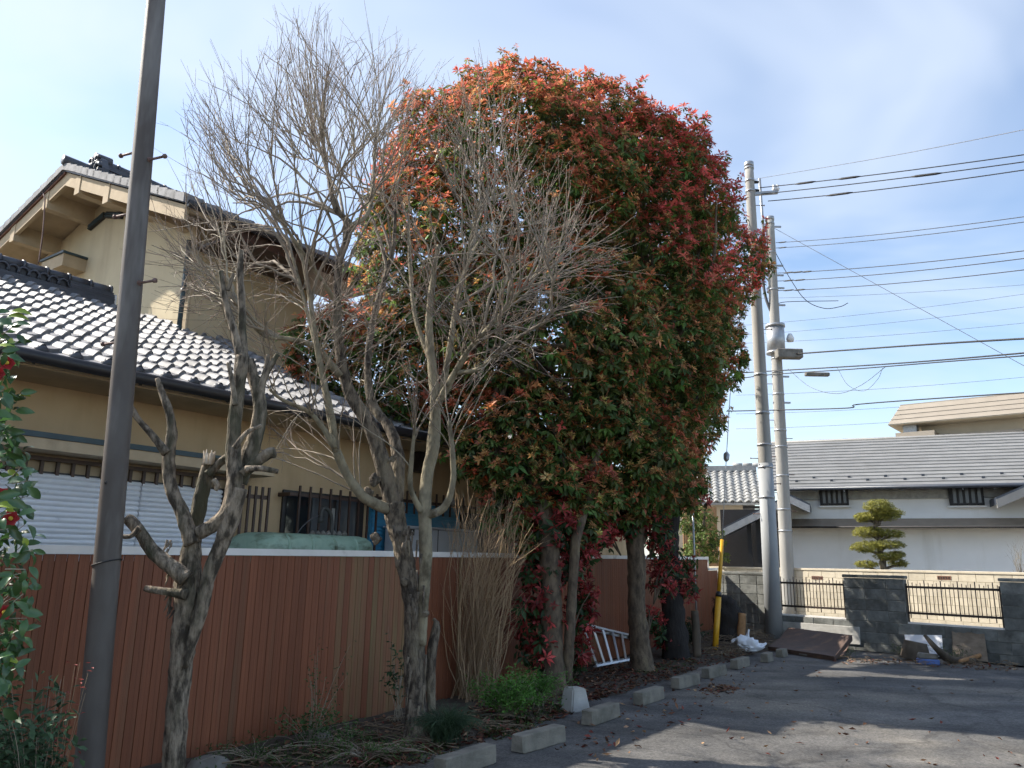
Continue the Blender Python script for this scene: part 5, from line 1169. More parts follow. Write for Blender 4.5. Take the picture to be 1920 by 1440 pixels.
photinia('farthest photinia with blackish trunk near the wooden stake', p3,
    [([(1267, 1232, p3.y), (1262, 1160, p3.y), (1256, 1090, p3.y), (1253, 1020, p3.y), (1258, 950, p3.y), (1270, 860, p3.y)], [27, 21, 19, 19, 18, 14])],
    [(1245, 775, 13.6, .95, 1.1, 1.1), (1230, 620, 13.9, 1.45, 1.5, 1.3), (1265, 880, 13.2, .55, .6, .55), (1170, 450, 14.2, 1.7, 1.5, 1.6), (1265, 500, 14.2, 1.25, 1.4, 1.3), (1350, 500, 14.6, .95, 1.1, .8), (1340, 665, 14.2, .6, .7, .7), (1235, 330, 13.8, .9, .9, .75), (1232, 765, 15.3, 1.2, 1.1, 1.25), (1245, 600, 15.4, 1.4, 1.1, 1.4)],  # last two lumps sit out of sight, added to shade the block wall
    [(1265, 1060, 13.0, .35, .25, .35), (1295, 935, 13.0, .35, .3, .25), (1240, 1180, 13.0, .25, .2, .3), (1285, 1100, 13.0, .25, .2, .25)], 23, 50, 'darkbark')

# ================================================================ SHRUBS AND WEEDS
# camellia at the left edge: the larger leaves one by one
lf = MB(); prof_ = [(0, .0), (.16, .55), (.4, 1.0), (.65, .9), (.86, .5), (1.0, 0)]
L0, W0 = .078, .036; vs, fs = [], []
for t, w_ in prof_:
    zc = -.012 * (t * 2 - .6) ** 2; vs += [(-W0 / 2 * w_, t * L0, zc + .006 * w_), (0, t * L0, zc), (W0 / 2 * w_, t * L0, zc + .006 * w_)]
for i in range(5): fs += [(3 * i, 3 * i + 1, 3 * i + 4, 3 * i + 3), (3 * i + 1, 3 * i + 2, 3 * i + 5, 3 * i + 4)]
lf.add(vs, fs, smooth=True); t_ = lf.build('leaf', M['camellia']); me_leaf = t_.data; bpy.data.objects.remove(t_)
me_leaf2 = me_leaf.copy(); me_leaf2.materials.clear(); me_leaf2.materials.append(M['camellia_new'])
YC = 3.7
cb = ay(-60, 1450, YC); cb.z = 0
cam_ = thing('camellia_shrub', 'glossy green camellia with red flowers at the left edge', 'shrub', cb)
rc = random.Random(3); edge = [(575, 18), (610, 30), (680, 36), (720, 46), (800, 22), (850, 66), (900, 62), (960, 48), (1000, 62), (1060, 62), (1110, 66), (1160, 52), (1220, 34), (1270, 26), (1320, 10)]
ey, ex = [e[0] for e in edge], [e[1] for e in edge]
b = MB(); limb(b, [Vector((cb.x, cb.y, -.05)), ay(-70, 1200, YC), ay(-60, 900, YC), ay(-70, 650, YC)], [14, 11, 9, 5], 10, .12); b.build('trunk', M['bark'], cam_, cb)
st = MB(); nleaf = 0; inner = []
for k in range(430):
    py = rc.uniform(580, 1330); lim = float(np.interp(py, ey, ex)); px = lim - abs(rc.gauss(0, 55)) if k < 300 else rc.uniform(-150, lim - 20)
    p = ay(px, py, YC + rc.gauss(0, .16)); tocam = (CPOS - p).normalized()
    out = (Vector((p.x - cb.x, p.y - cb.y, 0)).normalized() * .5 + tocam * .6 + Vector((0, 0, .5)) + Vector((rc.gauss(0, .45), rc.gauss(0, .45), rc.gauss(0, .45)))).normalized()
    dr = (Vector((rc.gauss(.35, .6), rc.gauss(0, .4), rc.gauss(-.15, .55)))); dr = (dr - out * dr.dot(out)).normalized(); sd = dr.cross(out)
    if nleaf < 295 and k < 300:
        o = put('leaf', me_leaf2 if rc.random() < .035 else me_leaf, cam_); o.matrix_local = Matrix.Translation(p - cb) @ Matrix((sd, dr, out)).transposed().to_4x4() @ Matrix.Scale(rc.uniform(.75, 1.2), 4); nleaf += 1
    else: inner.append((p, dr, out))
    if k % 4 == 0: st.tube([p, p - dr * .05 - Vector((.1, 0, .05))], [.002, .003], 4)
for px, py in ((20, 583), (14, 592)):
    p = ay(px, py, YC - .1); out = Vector((.2, -.7, .6)).normalized(); dr = Vector((.8, 0, .35)); dr = (dr - out * dr.dot(out)).normalized()
    o = put('leaf', me_leaf2, cam_); o.matrix_local = Matrix.Translation(p - cb) @ Matrix((dr.cross(out), dr, out)).transposed().to_4x4() @ Matrix.Scale(1.15, 4)
st.build('twigs', M['twig'], cam_, cb)['kind'] = 'stuff'
rn = np.random.default_rng(4); n = 700
pp = np.array([list(ay(min(rc.uniform(-190, 40), float(np.interp(y_, ey, ex)) - 22), y_, YC + rc.gauss(.12, .2))) for y_ in [rc.uniform(600, 1330) for _ in range(n)]])
leaf_object('inner_leaves', [(pp, rn.normal(0, 1, (n, 3)) + [.3, 0, -.2], rn.normal(0, 1, (n, 3)) + [0, -.6, .8], rn.uniform(.05, .08, n), rn.uniform(.025, .036, n), rn.uniform(0, .3, n), np.clip(np.array([[.035, .08, .022]]) * rn.uniform(.6, 1.5, (n, 1)), 0, 1))], M['leaf'], cam_, cb)['kind'] = 'stuff'
for px, py in ((13, 680), (4, 928), (20, 972), (-6, 700), (8, 1148)):
    p = ay(px, py, YC - .15); fl = MB(); tw_ = (CPOS - p).normalized()
    ax = tw_; a1 = ax.cross(Vector((0, 0, 1))).normalized(); a2 = ax.cross(a1)
    for rg_, (rad, up_) in enumerate(((.036, .008), (.024, .018))):
        for k in range(6):
            a = k * math.pi / 3 + rg_ * .5; d = a1 * math.cos(a) + a2 * math.sin(a); s_ = ax.cross(d)
            fl.add([p, p + d * rad * .6 - s_ * rad * .5 + ax * up_, p + d * rad + ax * up_ * .6, p + d * rad * .6 + s_ * rad * .5 + ax * up_], [(0, 1, 2, 3)], 0, True)
    f_ = fl.build('flower', M['red'], cam_, cb); s_ = MB(); s_.tube([p, p + ax * .02], [.008, .01], 7); s_.build('stamens', M['stamen'], f_, cb)

def spray(name, label, base, tips, rng, leafL, leafW, col, per, mat='leafsoft', stem=.004, stemmat='twig', cat='plant', colv=.25, droop=.15):
    t = thing(name, label, cat, base); b = MB(); P, D, N = [], [], []
    for T in tips:
        m_ = Vector(base).lerp(T, .5) + Vector((0, 0, .1 * (T - Vector(base)).length)); C_ = catmull([Vector(base) + Vector((rng.gauss(0, .03), rng.gauss(0, .03), -.02)), m_, T], 5); b.tube(C_, interp([stem, stem * .4], len(C_)), 5)
        for _ in range(per):
            i = rng.randrange(len(C_) // 2, len(C_)); P.append(list(C_[i] + Vector((rng.gauss(0, .03), rng.gauss(0, .03), rng.gauss(0, .03))))); D.append([rng.gauss(0, 1), rng.gauss(0, 1), rng.gauss(.1, .6) - droop]); N.append([rng.gauss(0, .5), rng.gauss(-.2, .5), 1])
    b.build('stems', M[stemmat], t, base)
    n = len(P); r_ = np.random.default_rng(rng.randrange(9999)); c = np.clip(np.array([col]) * (1 + r_.normal(0, colv, (n, 1))), .004, 1)
    leaf_object('leaves', [(np.array(P), np.array(D), np.array(N), leafL * r_.uniform(.6, 1.2, n), leafW * r_.uniform(.7, 1.2, n), r_.uniform(0, .3, n), c)], M[mat], t, base)['kind'] = 'stuff'
    return t
rw = random.Random(12)
nb = ay(60, 1560, 4.1); nb.z = 0
spray('nandina_plant', 'dark green nandina with drooping leaflets at the lower left corner', nb, [ay(rw.uniform(-20, 140), rw.uniform(1270, 1440), 4.1 + rw.gauss(0, .12)) for _ in range(48)], rw, .06, .024, (.08, .14, .07), 26, stem=.003)
spray('nandina_plant', 'thin reddish nandina sprig in front of the brown pole', nb + Vector((.05, .05, 0)), [ay(x, y, 4.15) for x, y in ((150, 1242), (120, 1268), (165, 1262), (105, 1295), (160, 1300), (140, 1250))], rw, .03, .011, (.3, .07, .06), 7, stem=.002, stemmat='drytwig')
def weed(label, px, py, h, w_, n, col, per=16, L=.04, W=.018, name='weed_clump', mat='leafsoft'):
    base = strip(px, py); tips = [base + Vector((rw.gauss(0, w_), rw.gauss(0, w_ * .7), abs(rw.gauss(h, h * .3)))) for _ in range(n)]
    return spray(name, label, base, tips, rw, L, W, col, per, mat, stem=.003)
weed('bright green feathery weeds at the foot of the nearest photinia, left clump', 950, 1345, .26, .2, 60, (.1, .23, .04), 44, .038, .016)
weed('bright green feathery weeds touching the nearest photinia trunk', 1008, 1325, .24, .16, 40, (.09, .21, .04), 40, .038, .016)
weed('low green weed at the fence foot below the leafy sprig', 575, 1400, .22, .15, 24, (.06, .12, .035), 16)
weed('thin sprig with small leaves standing against the fence', 588, 1390, .6, .09, 9, (.07, .12, .045), 14, .03, .014)
weed('evergreen sapling just left of the bare tree trunk', 745, 1352, .5, .1, 12, (.035, .085, .035), 10, .06, .028, mat='leaf')
weed('small bright weed rosette left of the bare tree', 655, 1395, .14, .08, 12, (.09, .16, .05), 9)
weed('flat green weeds spreading on the soil near the camera', 690, 1420, .06, .3, 40, (.07, .12, .03), 16, .03, .014)
weed('flat green weeds by the pale stone at bottom', 480, 1425, .07, .25, 30, (.06, .105, .03), 14, .03, .014)
weed('dark leafy ground cover between ladder and nearest photinia', 1078, 1268, .22, .14, 26, (.03, .06, .025), 12, .06, .025)
weed('dark ivy like shrub at the foot of the farthest photinia', 1292, 1222, .38, .15, 36, (.03, .065, .028), 18, .06, .035, mat='leaf')
weed('wispy green weed behind the dry shrub', 905, 1290, .45, .15, 14, (.07, .11, .04), 14, .03, .012)
weed('small green weed tuft by the split log', 1690, 1232, .12, .12, 16, (.08, .11, .04), 12, .04, .012)
weed('green weed tuft beside the rusty sheet corner', 1590, 1232, .12, .1, 14, (.08, .12, .03), 12, .05, .01)
weed('green weed tuft under the weathered board', 1790, 1243, .16, .16, 20, (.07, .1, .035), 12, .05, .012)
# strappy grass clump
gb_ = strip(838, 1388); gc = thing('grass_clump', 'dark green strappy grass clump right of the bare tree trunk', 'plant', gb_); G_ = ARR(); rgz = random.Random(2)
for k in range(520):
    a = rgz.uniform(0, 6.28); l = rgz.uniform(.28, .5); o_ = np.array([rgz.gauss(0, .045), rgz.gauss(0, .045), 0]) + np.array(gb_); r_ = rgz.uniform(.25, .75) * l
    q = [o_ + np.array([math.cos(a) * r_ * t, math.sin(a) * r_ * t, l * (1.15 * t - .85 * t * t * (r_ / l + .35))]) for t in np.linspace(0, 1, 6)]; fast_tube(G_, q, .0034, .0012, 3)
M['grassblade'] = material('grass_blade', (.03, .062, .03), (.05, .09, .035), .5, 6)
build_arr(G_, 'blades', M['grassblade'], gc, gb_)

# clipped garden tree in front of the storehouse
nb_ = KF.w((K(1650, 1062, -2.2).x, -2.2, 0)); NY_ = nb_.y
nwk = thing('cloud_pruned_tree', 'cloud pruned evergreen with layered foliage pads before the white storehouse', 'tree', nb_)
Z7 = lambda x, y: (1250 + x / 2.866, 840 + y / 2.866)
b = MB(); limb(b, [nb_] + [ay(*Z7(x, y), NY_) for x, y in ((1165, 640), (1150, 570), (1140, 480), (1120, 400), (1140, 330))], [7, 6, 5, 4, 3.5, 2.5], 9, .15)
pads = [(1140, 320, 75, 38), (1075, 375, 62, 26), (1195, 352, 70, 28), (1130, 372, 110, 22), (1085, 455, 80, 30), (1195, 465, 78, 22), (1070, 535, 78, 30), (1180, 522, 95, 22), (1190, 585, 70, 22), (1075, 628, 60, 18), (1245, 620, 50, 22), (1240, 575, 40, 18)]
for x, y, rx, rz3 in pads: limb(b, [ay(*Z7(1145, y + 40), NY_), ay(*Z7((1145 + x) / 2, y + 22), NY_), ay(*Z7(x, y + 8), NY_)], [3, 2.5, 1.5], 6, .1, 3)
b.build('trunk', M['bark'], nwk, nb_)
rn = np.random.default_rng(8); BT = []
for x, y, rx, rz3 in pads:
    rx *= 1.08; rz3 *= 1.12; c = np.array(ay(*Z7(x, y), NY_ + rn.normal(0, .12))); k = pxm(c) * 2.866; n = int(rx * rz3 / 5)
    d = nrm(rn.normal(size=(n, 3))) * np.array([rx, rx * .75, rz3]) / k * rn.uniform(.5, 1.0, (n, 1)); BT.append(rosettes(c + d, nrm(np.array([0, 0, 1.2]) + d * 2 + rn.normal(0, .3, d.shape)), 8, .055, .013, (.2, 1.1), 0, np.clip(np.array([[.32, .31, .07]]) * rn.uniform(.55, 1.3, (n, 1)), 0, 1), .25, rn))
leaf_object('foliage_pads', BT, M['leafsoft'], nwk, nb_)['kind'] = 'stuff'
# green garden tree seen past the dark trunk, and the bare sapling at the right edge
gt = ay(1318, 1060, 24.5); gt.z = 0; gtr = thing('garden_tree', 'yellow green garden tree in front of the small tiled house', 'tree', gt)
b = MB(); limb(b, [gt, ay(1318, 1010, 24.5), ay(1322, 960, 24.5)], [4, 3, 2], 7, .1); b.build('trunk', M['bark'], gtr, gt)
P, N = lump_points([(1315, 975, 24.5, .55, .5, .4), (1325, 1010, 24.4, .65, .55, .35), (1305, 1035, 24.4, .5, .5, .3), (1340, 1045, 24.4, .45, .4, .22), (1290, 985, 24.6, .4, .4, .35)], 60, rn, .3, 1.0)
leaf_object('crown', [rosettes(P, nrm(N + np.array([0, 0, .8])), 8, .09, .032, (0, 1.1), .1, np.clip(np.array([[.12, .17, .035]]) * rn.uniform(.5, 1.5, (len(P), 1)), 0, 1), .25, rn)], M['leafsoft'], gtr, gt)['kind'] = 'stuff'
sp0 = KF.w((K(1912, 1060, -2.0).x, -2.0, 0)); sap = thing('bare_sapling', 'small leafless sapling against the storehouse at the right edge', 'tree', sp0); A_, S_ = ARR(), ARR(); rr = random.Random(6)
for k in range(14): shoot(A_, S_, sp0 + Vector((0, 0, .9)), Vector((0, 0, 1)), ay(rr.uniform(1895, 1950), rr.uniform(1015, 1050), sp0.y), rr, .012, 8)
fast_tube(A_, [np.array(sp0), np.array(sp0 + Vector((0, 0, 1.2)))], .03, .02, 6); build_arr(A_, 'stems', M['twig'], sap, sp0); build_arr(S_, 'twigs', M['twig'], sap, sp0)

# ================================================================ SMALL THINGS
# wheel stops
WS = [((885, 1446), 'nearest concrete wheel stop, cut off by the bottom edge'), ((1022, 1402), 'second nearest concrete wheel stop, below the bright weeds'), ((1137, 1353), 'third concrete wheel stop, beside the pale tapered block'), ((1226, 1317), 'fourth concrete wheel stop, in front of the ladder'), ((1294, 1288), 'fifth concrete wheel stop, nearest the fallen leaf heap'), ((1347, 1269), 'sixth concrete wheel stop from the camera'), ((1395, 1252), 'seventh concrete wheel stop, before the plastic bag'), ((1445, 1241), 'wheel stop made of two short blocks touching the rusty sheet')]
wsm = []
for k in range(4):
    bm = bmesh.new(); bmesh.ops.create_cube(bm, size=2); bmesh.ops.bevel(bm, geom=bm.edges[:], offset=.09, segments=1, affect='EDGES'); bmesh.ops.subdivide_edges(bm, edges=bm.edges[:], cuts=4, use_grid_fill=True)
    for v in bm.verts:
        c = v.co; p_ = Vector((c.x * .3, c.y * (.065 - .008 * (c.z + 1) / 2), (c.z + 1) * .0675)); q_ = Vector((c.x * 7, c.y * 2, c.z * 2 + k * 9))
        chip = max(0, noise.noise(q_ * .8) - .25) * .05 if abs(c.z) > .8 and c.z > 0 and (abs(c.y) > .8 or abs(c.x) > .9) else 0
        v.co = p_ * (1 - chip) + Vector((noise.noise(q_), noise.noise(q_ + Vector((5, 0, 0))), noise.noise(q_ + Vector((0, 5, 0))))) * .0035
    me_ = bpy.data.meshes.new('wheel_stop'); bm.to_mesh(me_); bm.free(); me_.materials.append(M['wheelstop']); wsm.append(me_)
for i, ((px, py), lab) in enumerate(WS):
    p = az(px, py, 0); o = put('wheel_stop', wsm[i % 4]); dz = FF.m @ Vector((0, .055, 0))
    o.location = (p.x + dz.x, p.y + dz.y, .001); o.rotation_euler = (0, 0, FF.rz + R(RNG.uniform(-4, 4)) - R(3)); tag(o, lab, 'wheel stop', 'concrete wheel stops along the planting strip')
    if i == 7: o.scale = (.55, 1, 1)
p = az(1468, 1232, 0); o = put('wheel_stop', wsm[1], None, (p.x, p.y + .05, .001), (0, 0, FF.rz - R(6)), (.42, 1, .95)); tag(o, 'short concrete block continuing the last wheel stop at the rusty sheet', 'wheel stop', 'concrete wheel stops along the planting strip')
p = strip(1078, 1333); q = MB()
q.add([(-.13, -.11, 0), (.13, -.11, 0), (.13, .11, 0), (-.13, .11, 0), (-.085, -.08, .235), (.085, -.08, .225), (.09, .08, .23), (-.09, .08, .235)], [(0, 3, 2, 1), (4, 5, 6, 7), (0, 1, 5, 4), (1, 2, 6, 5), (2, 3, 7, 6), (3, 0, 4, 7)])
bm = bmesh.new(); o = q.build('foundation_block', M['paleblock']); bm.from_mesh(o.data); bmesh.ops.bevel(bm, geom=bm.edges[:], offset=.014, segments=2, affect='EDGES'); bm.to_mesh(o.data); bm.free()
o.location = p; o.rotation_euler = (0, 0, R(35)); tag(o, 'pale tapered concrete foundation block beside the third wheel stop', 'concrete block')
for px, py, r_, lab in ((390, 1440, .14, 'flat pale stone at the foot of the dead tree'), (598, 1388, .1, 'pale round stone among weeds at the fence foot'), (985, 1290, .1, 'dark stone at the fence foot behind the nearest photinia')):
    p = strip(px, py); q = MB(); q.tube([p + Vector((0, 0, -.04)), p + Vector((0, 0, .02)), p + Vector((0, 0, .06)), p + Vector((0, 0, .08))], [r_, r_ * 1.05, r_ * .8, r_ * .3], 12, rough=.2, seed=px); o = q.build('stone', M['stone'], None, p); o.location = p; tag(o, lab, 'stone')

# aluminium ladder
TL, TR, BL, BR = ay(1088, 1170, 11.5), ay(1186, 1193, 13.0), strip(1116, 1254), strip(1188, 1240)
BL.z += .03; BR.z += .03
lad = thing('aluminium_ladder', 'silver aluminium step ladder lying on its side against the fence', 'ladder', BL)
b = MB(); b.beam(TL, TR, .03, .06, upv=(0, -1, .3)); b.build('rail', M['alu'], lad, BL)
b = MB(); b.beam(BL, BR, .03, .06, upv=(0, -1, .3)); b.build('rail', M['alu'], lad, BL)
for k in range(6):
    t = .03 + k * .185; a, c = TL.lerp(TR, t), BL.lerp(BR, t + .02); b = MB(); b.beam(a, c, .03, .06, upv=(.0, -1, .3)); b.build('tread', M['alu'], lad, BL)
b = MB(); b.beam(TL + Vector((.02, .12, -.05)), TR + Vector((.05, .12, -.05)), .025, .045); b.build('back_rail', M['alu'], lad, BL)
b = MB(); b.beam(BL + Vector((.05, .2, .0)), BR + Vector((.05, .2, 0)), .025, .045); b.build('back_rail', M['alu'], lad, BL)

# rusty sheet leaning by the pole
fl_, fr_, bl_, br_ = az(1440, 1212, .075), az(1565, 1231, .075), ay(1478, 1176, 0), None
bl_ = az(1478, 1176, .32); br_ = az(1598, 1191, .36)
rs_ = thing('rusty_sheet', 'brown rusty steel lid lying tilted at the foot of the near utility pole', 'metal sheet', (fl_ + fr_) / 2)
org = (fl_ + fr_) / 2; b = MB(); n = 10; T, Bt = [], []
for j in range(n + 1):
    v_ = j / n
    for i in range(n + 1):
        u_ = i / n; p = fl_.lerp(fr_, u_).lerp(bl_.lerp(br_, u_), v_); p.z += -.13 * math.sin(math.pi * v_) * (.25 + .75 * u_) + .01 * noise.noise(p * 3); T.append(p)
b.add(T + [p - Vector((0, 0, .012)) for p in T], [(j * (n + 1) + i, j * (n + 1) + i + 1, (j + 1) * (n + 1) + i + 1, (j + 1) * (n + 1) + i) for j in range(n) for i in range(n)] + [((n + 1) ** 2 + (j + 1) * (n + 1) + i, (n + 1) ** 2 + (j + 1) * (n + 1) + i + 1, (n + 1) ** 2 + j * (n + 1) + i + 1, (n + 1) ** 2 + j * (n + 1) + i) for j in range(n) for i in range(n)], smooth=True)
b.build('sheet', M['rust'], rs_, org)
b = MB(); b.prism([fl_, fr_, Vector((fr_.x, fr_.y, .005)), Vector((fl_.x, fl_.y, .01))], (.004, .012, 0)); b.build('front_flange', M['rust'], rs_, org)
b = MB(); s0, s1 = fr_, br_; b.prism([s0, s1, Vector((s1.x, s1.y, s1.z - .09)), Vector((s0.x, s0.y, .005))], (-.012, .0, 0)); b.build('side_flange', M['rust'], rs_, org)
b = MB(); h0 = fl_.lerp(fr_, .55) + Vector((-.005, -.012, -.045)); b.beam(h0 - (fr_ - fl_).normalized() * .09, h0 + (fr_ - fl_).normalized() * .09, .006, .02); b.build('nameplate', M['stone'], rs_, org)

# plastic bag
pb2 = strip(1408, 1222); bag = thing('plastic_bag', 'crumpled white plastic carrier bag dropped on the dry stalks', 'bag', pb2)
bm = bmesh.new(); bmesh.ops.create_icosphere(bm, subdivisions=4, radius=1)
for v in bm.verts:
    d = v.co.copy(); r = 1 + .35 * noise.noise(d * 1.6 + Vector((3, 1, 2))) + .22 * noise.turbulence(d * 3.2, 3, False) - .1
    x, y, z = d.x * .23 * r, d.y * .15 * r, (d.z * .13 + .12) * r
    if d.z > .2: z += .06 * d.z - .18 * max(0, d.x) * d.z
    v.co = Vector((x - .06 * max(0, d.z), y, max(z, .0)))
me = bpy.data.meshes.new('bag_body'); bm.to_mesh(me); bm.free(); me.materials.append(M['bag']); me.polygons.foreach_set('use_smooth', [True] * len(me.polygons)); put('bag_body', me, bag)
for dx, dx2, h in ((-.05, -.02, .36), (-.2, -.27, .2)):
    b = MB(); q = [Vector((dx, 0, .16)), Vector((dx + .01, -.02, (.16 + h) / 2 + .02)), Vector((dx2, 0, h)), Vector((dx2 - .03, .02, (.16 + h) / 2)), Vector((dx - .09, .02, .16))]
    C_ = catmull(q, 5); 
    b.tube(C_, interp([.05, .018, .012, .02, .05], len(C_)), 8, rough=.3, rfreq=12); b.build('handle', M['bag'], bag)

# stakes, stumps, logs
def log(name, label, a, c, r0, r1, mat, cut, cat='stake', rough=.1):
    t = thing(name, label, cat, a); b = MB(); P = catmull([a, a.lerp(c, .5) + Vector((.008, 0, 0)), c], 5); b.tube(P, interp([r0, (r0 + r1) / 2, r1], len(P)), 14, rough=rough, rfreq=4, seed=a.x); b.build('shaft', M[mat], t, a)
    d = (c - a).normalized(); b = MB(); b.tube([c - d * .002, c + d * .004], r1 * .93, 14); b.build('cut_end', M[cut], t, a); return t
a = strip(1307, 1232); log('wooden_stake', 'upright old round wooden stake in front of the fence end', a, ay(1302, 1145, a.y + .05), .07, .06, 'stake', 'logcut')
a = strip(1388, 1200); log('cut_post', 'short orange brown sawn post behind the plastic bag', a, ay(1391, 1150, a.y), .075, .07, 'logcut', 'logcut')
a = strip(1364, 1196); st_ = thing('black_stump', 'big blackened stump in the corner by the dark block wall', 'stump', a); b = MB()
P = [a + Vector((.0, 0, -.1)), ay(1364, 1165, a.y), ay(1360, 1140, a.y), ay(1354, 1122, a.y), ay(1352, 1116, a.y)]; rad = [.26, .24, .22, .15, .05]
C_ = catmull(P, 5); b.tube(C_, interp(rad, len(C_)), 18, rough=.3, rfreq=5, lobes=.08); b.build('stump_body', M['darkbark'], st_, a)
A_ = ARR(); rr = random.Random(31)
for k in range(260):
    t = rr.uniform(0, .95); c = P[0].lerp(P[-1], t); an = rr.uniform(0, 6.28); r_ = .24 * (1 - .45 * t); q = np.array(c) + np.array([math.cos(an) * r_, math.sin(an) * r_, 0]); d = np.array([math.cos(an) * .06, math.sin(an) * .06, rr.uniform(-.05, .1)]); fast_tube(A_, [q, q + d], .004, .001, 3)
build_arr(A_, 'frayed_fibres', M['darkbark'], st_, a)
a = az(1712, 1238, 0); c = ay(1722, 1203, a.y)
sl2 = thing('split_log', 'dark split log standing in front of the white board', 'log', a); b = MB(); P = [a, a + Vector((.03, 0, .14)), a + Vector((.06, 0, .3))]; C_ = catmull(P, 5); b.tube(C_, interp([.2, .185, .17], len(C_)), 14, rough=.28, rfreq=4, lobes=.12); b.build('log_body', M['stake'], sl2, a)
wb_ = az(1737, 1226, 0); w0, w1 = WF.l(az(1697, 1225, 0)), WF.l(az(1768, 1230, 0))
def leaner(name, label, cat, mat, pts_top, pts_bot, th, jag=0.0):
    t0_, t1__ = pts_top; b0_, b1_ = pts_bot; org = b0_; q = MB(); n = 8; rr = random.Random(int(b0_.x * 1000)); rowt = [t0_.lerp(t1__, i / n) + Vector((0, 0, rr.uniform(-jag, jag))) for i in range(n + 1)]; rowb = [b0_.lerp(b1_, i / n) for i in range(n + 1)]; d = Vector((.3, .9, 0)) * th
    pol = rowb + rowt[::-1]; q.prism(pol, d); o = q.build(name, M[mat], None, org); o.location = org; return tag(o, label, cat)
def wl(px, py, y, z=None): p = WF.w(WF.on(px, py, 'y', y)); return p if z is None else Vector((p.x, p.y, z))
leaner('whiteboard', 'white board leaning on the dark wall behind the split log', 'board', 'whiteboard', (wl(1696, 1190, -.05), wl(1766, 1191, -.05)), (wl(1700, 1222, -.2, .04), wl(1768, 1224, -.2, .04)), .02)
leaner('weathered_board', 'weathered brown board leaning on the dark wall at right', 'board', 'plywood', (wl(1785, 1184, -.04), wl(1846, 1190, -.04)), (wl(1787, 1230, -.2, .03), wl(1852, 1232, -.2, .03)), .03, .02)
a = az(1738, 1246, 0); bx2 = thing('blue_tray', 'flattened blue plastic tray with a grey slab on it by the split log', 'tray', a, R(-20)); b = MB(); b.cbox((-.14, -.08, 0), (.18, .1, .09), .015); b.build('tray', M['bluebox'], bx2); b = MB(); b.cbox((-.12, -.07, .092), (.17, .1, .17), .02, jit=.012, rng=random.Random(3)); b.build('slab', M['stone'], bx2)
b = MB(); P = [ay(1733, 1190, 12.9), ay(1755, 1215, 12.85), az(1785, 1238, .05), az(1830, 1240, .05)]; limb(b, P, [3, 6, 8, 5], 9, .25, 6); o = b.build('fallen_branch', M['stake'], None, P[0]); o.location = P[0]; tag(o, 'dark forked branch fallen from the white board to the board', 'branch')
b = MB(); P = [az(1800, 1240, .06), az(1840, 1228, .12), az(1860, 1217, .2)]; limb(b, P, [3, 4, 2], 7, .2, 5); o = b.build('fallen_branch', M['logcut'], None, P[0]); o.location = P[0]; tag(o, 'pale stick lying under the weathered board', 'branch')
a = FF.w((S_END + .02, -.02, 0)); b = MB(); b.box((-.05, -.03, 0), (.05, .03, .8)); o = b.build('drain_pipe', M['stone'], None); o.location = (a.x - .1, a.y - .1, .1); o.rotation_euler = (0, 0, FF.rz); tag(o, 'short grey box section pipe at the lower end of the fence', 'pipe')

# ================================================================ LITTER
def litter(name, label, pts, L, cols, seed, flat=.25, zoff=.008):
    r_ = np.random.default_rng(seed); n = len(pts); P = np.array(pts); P[:, 2] += zoff + r_.uniform(0, .012, n); c = np.array(cols)[r_.integers(0, len(cols), n)] * r_.uniform(.6, 1.35, (n, 1))
    D = np.concatenate([r_.normal(0, 1, (n, 2)), r_.normal(0, flat * .6, (n, 1))], 1); Nn = np.concatenate([r_.normal(0, flat, (n, 2)), np.ones((n, 1))], 1)
    o = leaf_object(name, [(P, D, Nn, L * r_.uniform(.6, 1.3, n), L * .42 * r_.uniform(.7, 1.3, n), r_.uniform(-.35, .35, n), np.clip(c, 0, 1), )], M['leafdry'], None, (0, 0, 0)); o['kind'] = 'stuff'; o['label'] = label
rl_ = random.Random(77)
BRN = [(.17, .075, .045), (.22, .11, .065), (.12, .06, .035), (.3, .18, .11), (.22, .06, .045), (.1, .05, .035)]
pts = []
for poly, n in (([(850, 1340), (1060, 1300), (1100, 1330), (1000, 1372), (900, 1400), (830, 1410)], 520), ([(1055, 1300), (1060, 1250), (1180, 1235), (1230, 1255), (1260, 1275), (1180, 1295), (1090, 1320)], 900), ([(700, 1400), (800, 1395), (860, 1410), (780, 1440), (640, 1440)], 200), ([(400, 1440), (600, 1370), (760, 1340), (780, 1390), (600, 1440)], 240), ([(1210, 1250), (1310, 1215), (1420, 1222), (1340, 1250), (1260, 1270)], 330), ([(900, 1290), (1010, 1280), (1000, 1330), (880, 1340)], 150)):
    for _ in range(n): pts.append(list(strip(*sample(poly, rl_))))
litter('leaf_litter', 'brown fallen leaves covering the planting strip', pts, .075, BRN, 1)
pts = []
for _ in range(130): x, y = rl_.gauss(1345, 24), rl_.gauss(1293, 5); pts.append(list(az(x, y, 0)))
for poly, n in (([(1000, 1390), (1200, 1300), (1400, 1245), (1480, 1240), (1420, 1290), (1250, 1380), (1100, 1440)], 150), ([(1100, 1440), (1300, 1330), (1500, 1250), (1900, 1270), (1900, 1440)], 70), ([(1560, 1240), (1700, 1238), (1910, 1255), (1910, 1262), (1700, 1248), (1560, 1246)], 130)):
    for _ in range(n): pts.append(list(az(*sample(poly, rl_), 0)))
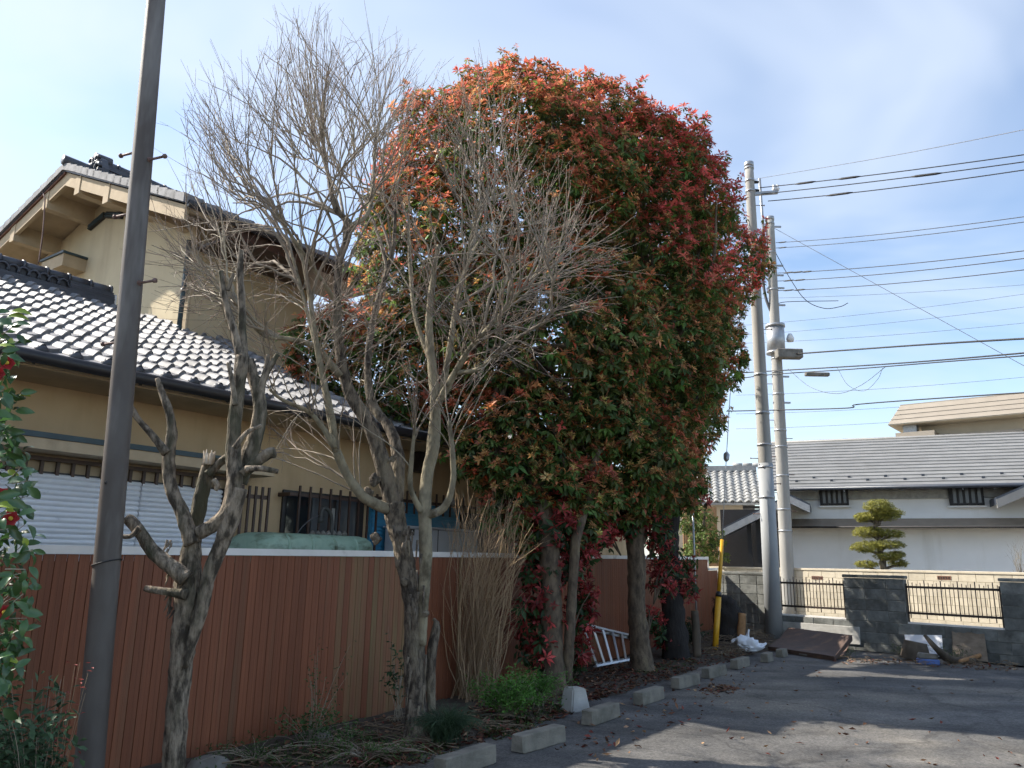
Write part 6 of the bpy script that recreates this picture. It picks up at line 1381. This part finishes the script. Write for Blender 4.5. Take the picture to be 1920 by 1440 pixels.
litter('fallen_leaves', 'curled brown leaves scattered on the asphalt', pts, .07, BRN + [(.35, .22, .12)], 2, .45)
A_ = ARR()
for poly, n, L in (([(1310, 1215), (1330, 1180), (1400, 1178), (1450, 1200), (1440, 1222), (1380, 1232), (1320, 1232)], 420, .22), ([(560, 1400), (760, 1345), (850, 1400), (700, 1435), (430, 1440)], 170, .3), ([(1570, 1236), (1910, 1250), (1900, 1260), (1600, 1248)], 160, .14), ([(860, 1350), (1000, 1300), (1060, 1320), (960, 1390)], 70, .25), ([(1390, 1150), (1435, 1150), (1440, 1200), (1400, 1200)], 60, .3)):
    for _ in range(n):
        p = np.array(strip(*sample(poly, rl_))); a = rl_.uniform(0, 6.28); l = L * rl_.uniform(.4, 1.4); p[2] += rl_.uniform(.01, .09 if L < .25 else .04)
        d = np.array([math.cos(a) * l, math.sin(a) * l, rl_.gauss(0, .08) * l]); fast_tube(A_, [p - d / 2, p + np.array([0, 0, rl_.uniform(0, .03)]), p + d / 2], rl_.uniform(.003, .008), .002, 4)
M['stalk'] = material('dry_stalk', (.2, .145, .09), (.12, .085, .055), .9, 3, c3=(.33, .26, .17), s3=2, lo3=.5, hi3=.65)
o = build_arr(A_, 'dry_stalks', M['stalk'], None, (0, 0, 0)); o['label'] = 'dry broken stalks and twigs heaped on the ground'
# short weeds and moss low on the strip
pts = []
for poly, n in (([(380, 1440), (620, 1375), (860, 1390), (880, 1420), (700, 1440)], 420), ([(880, 1360), (1060, 1320), (1050, 1345), (930, 1395)], 200), ([(1180, 1260), (1300, 1235), (1310, 1245), (1220, 1265)], 90)):
    for _ in range(n): pts.append(list(strip(*sample(poly, rl_))))
P = np.array(pts); r_ = np.random.default_rng(5)
o = leaf_object('ground_weeds', [rosettes(P, np.repeat([[0, 0, 1.]], len(P), 0), 5, .035, .012, (.2, 1.1), 0, np.clip(np.array([[.07, .11, .03]]) * r_.uniform(.5, 1.4, (len(P), 1)), 0, 1), .2, r_)], M['leafsoft'], None, (0, 0, 0)); o['kind'] = 'stuff'
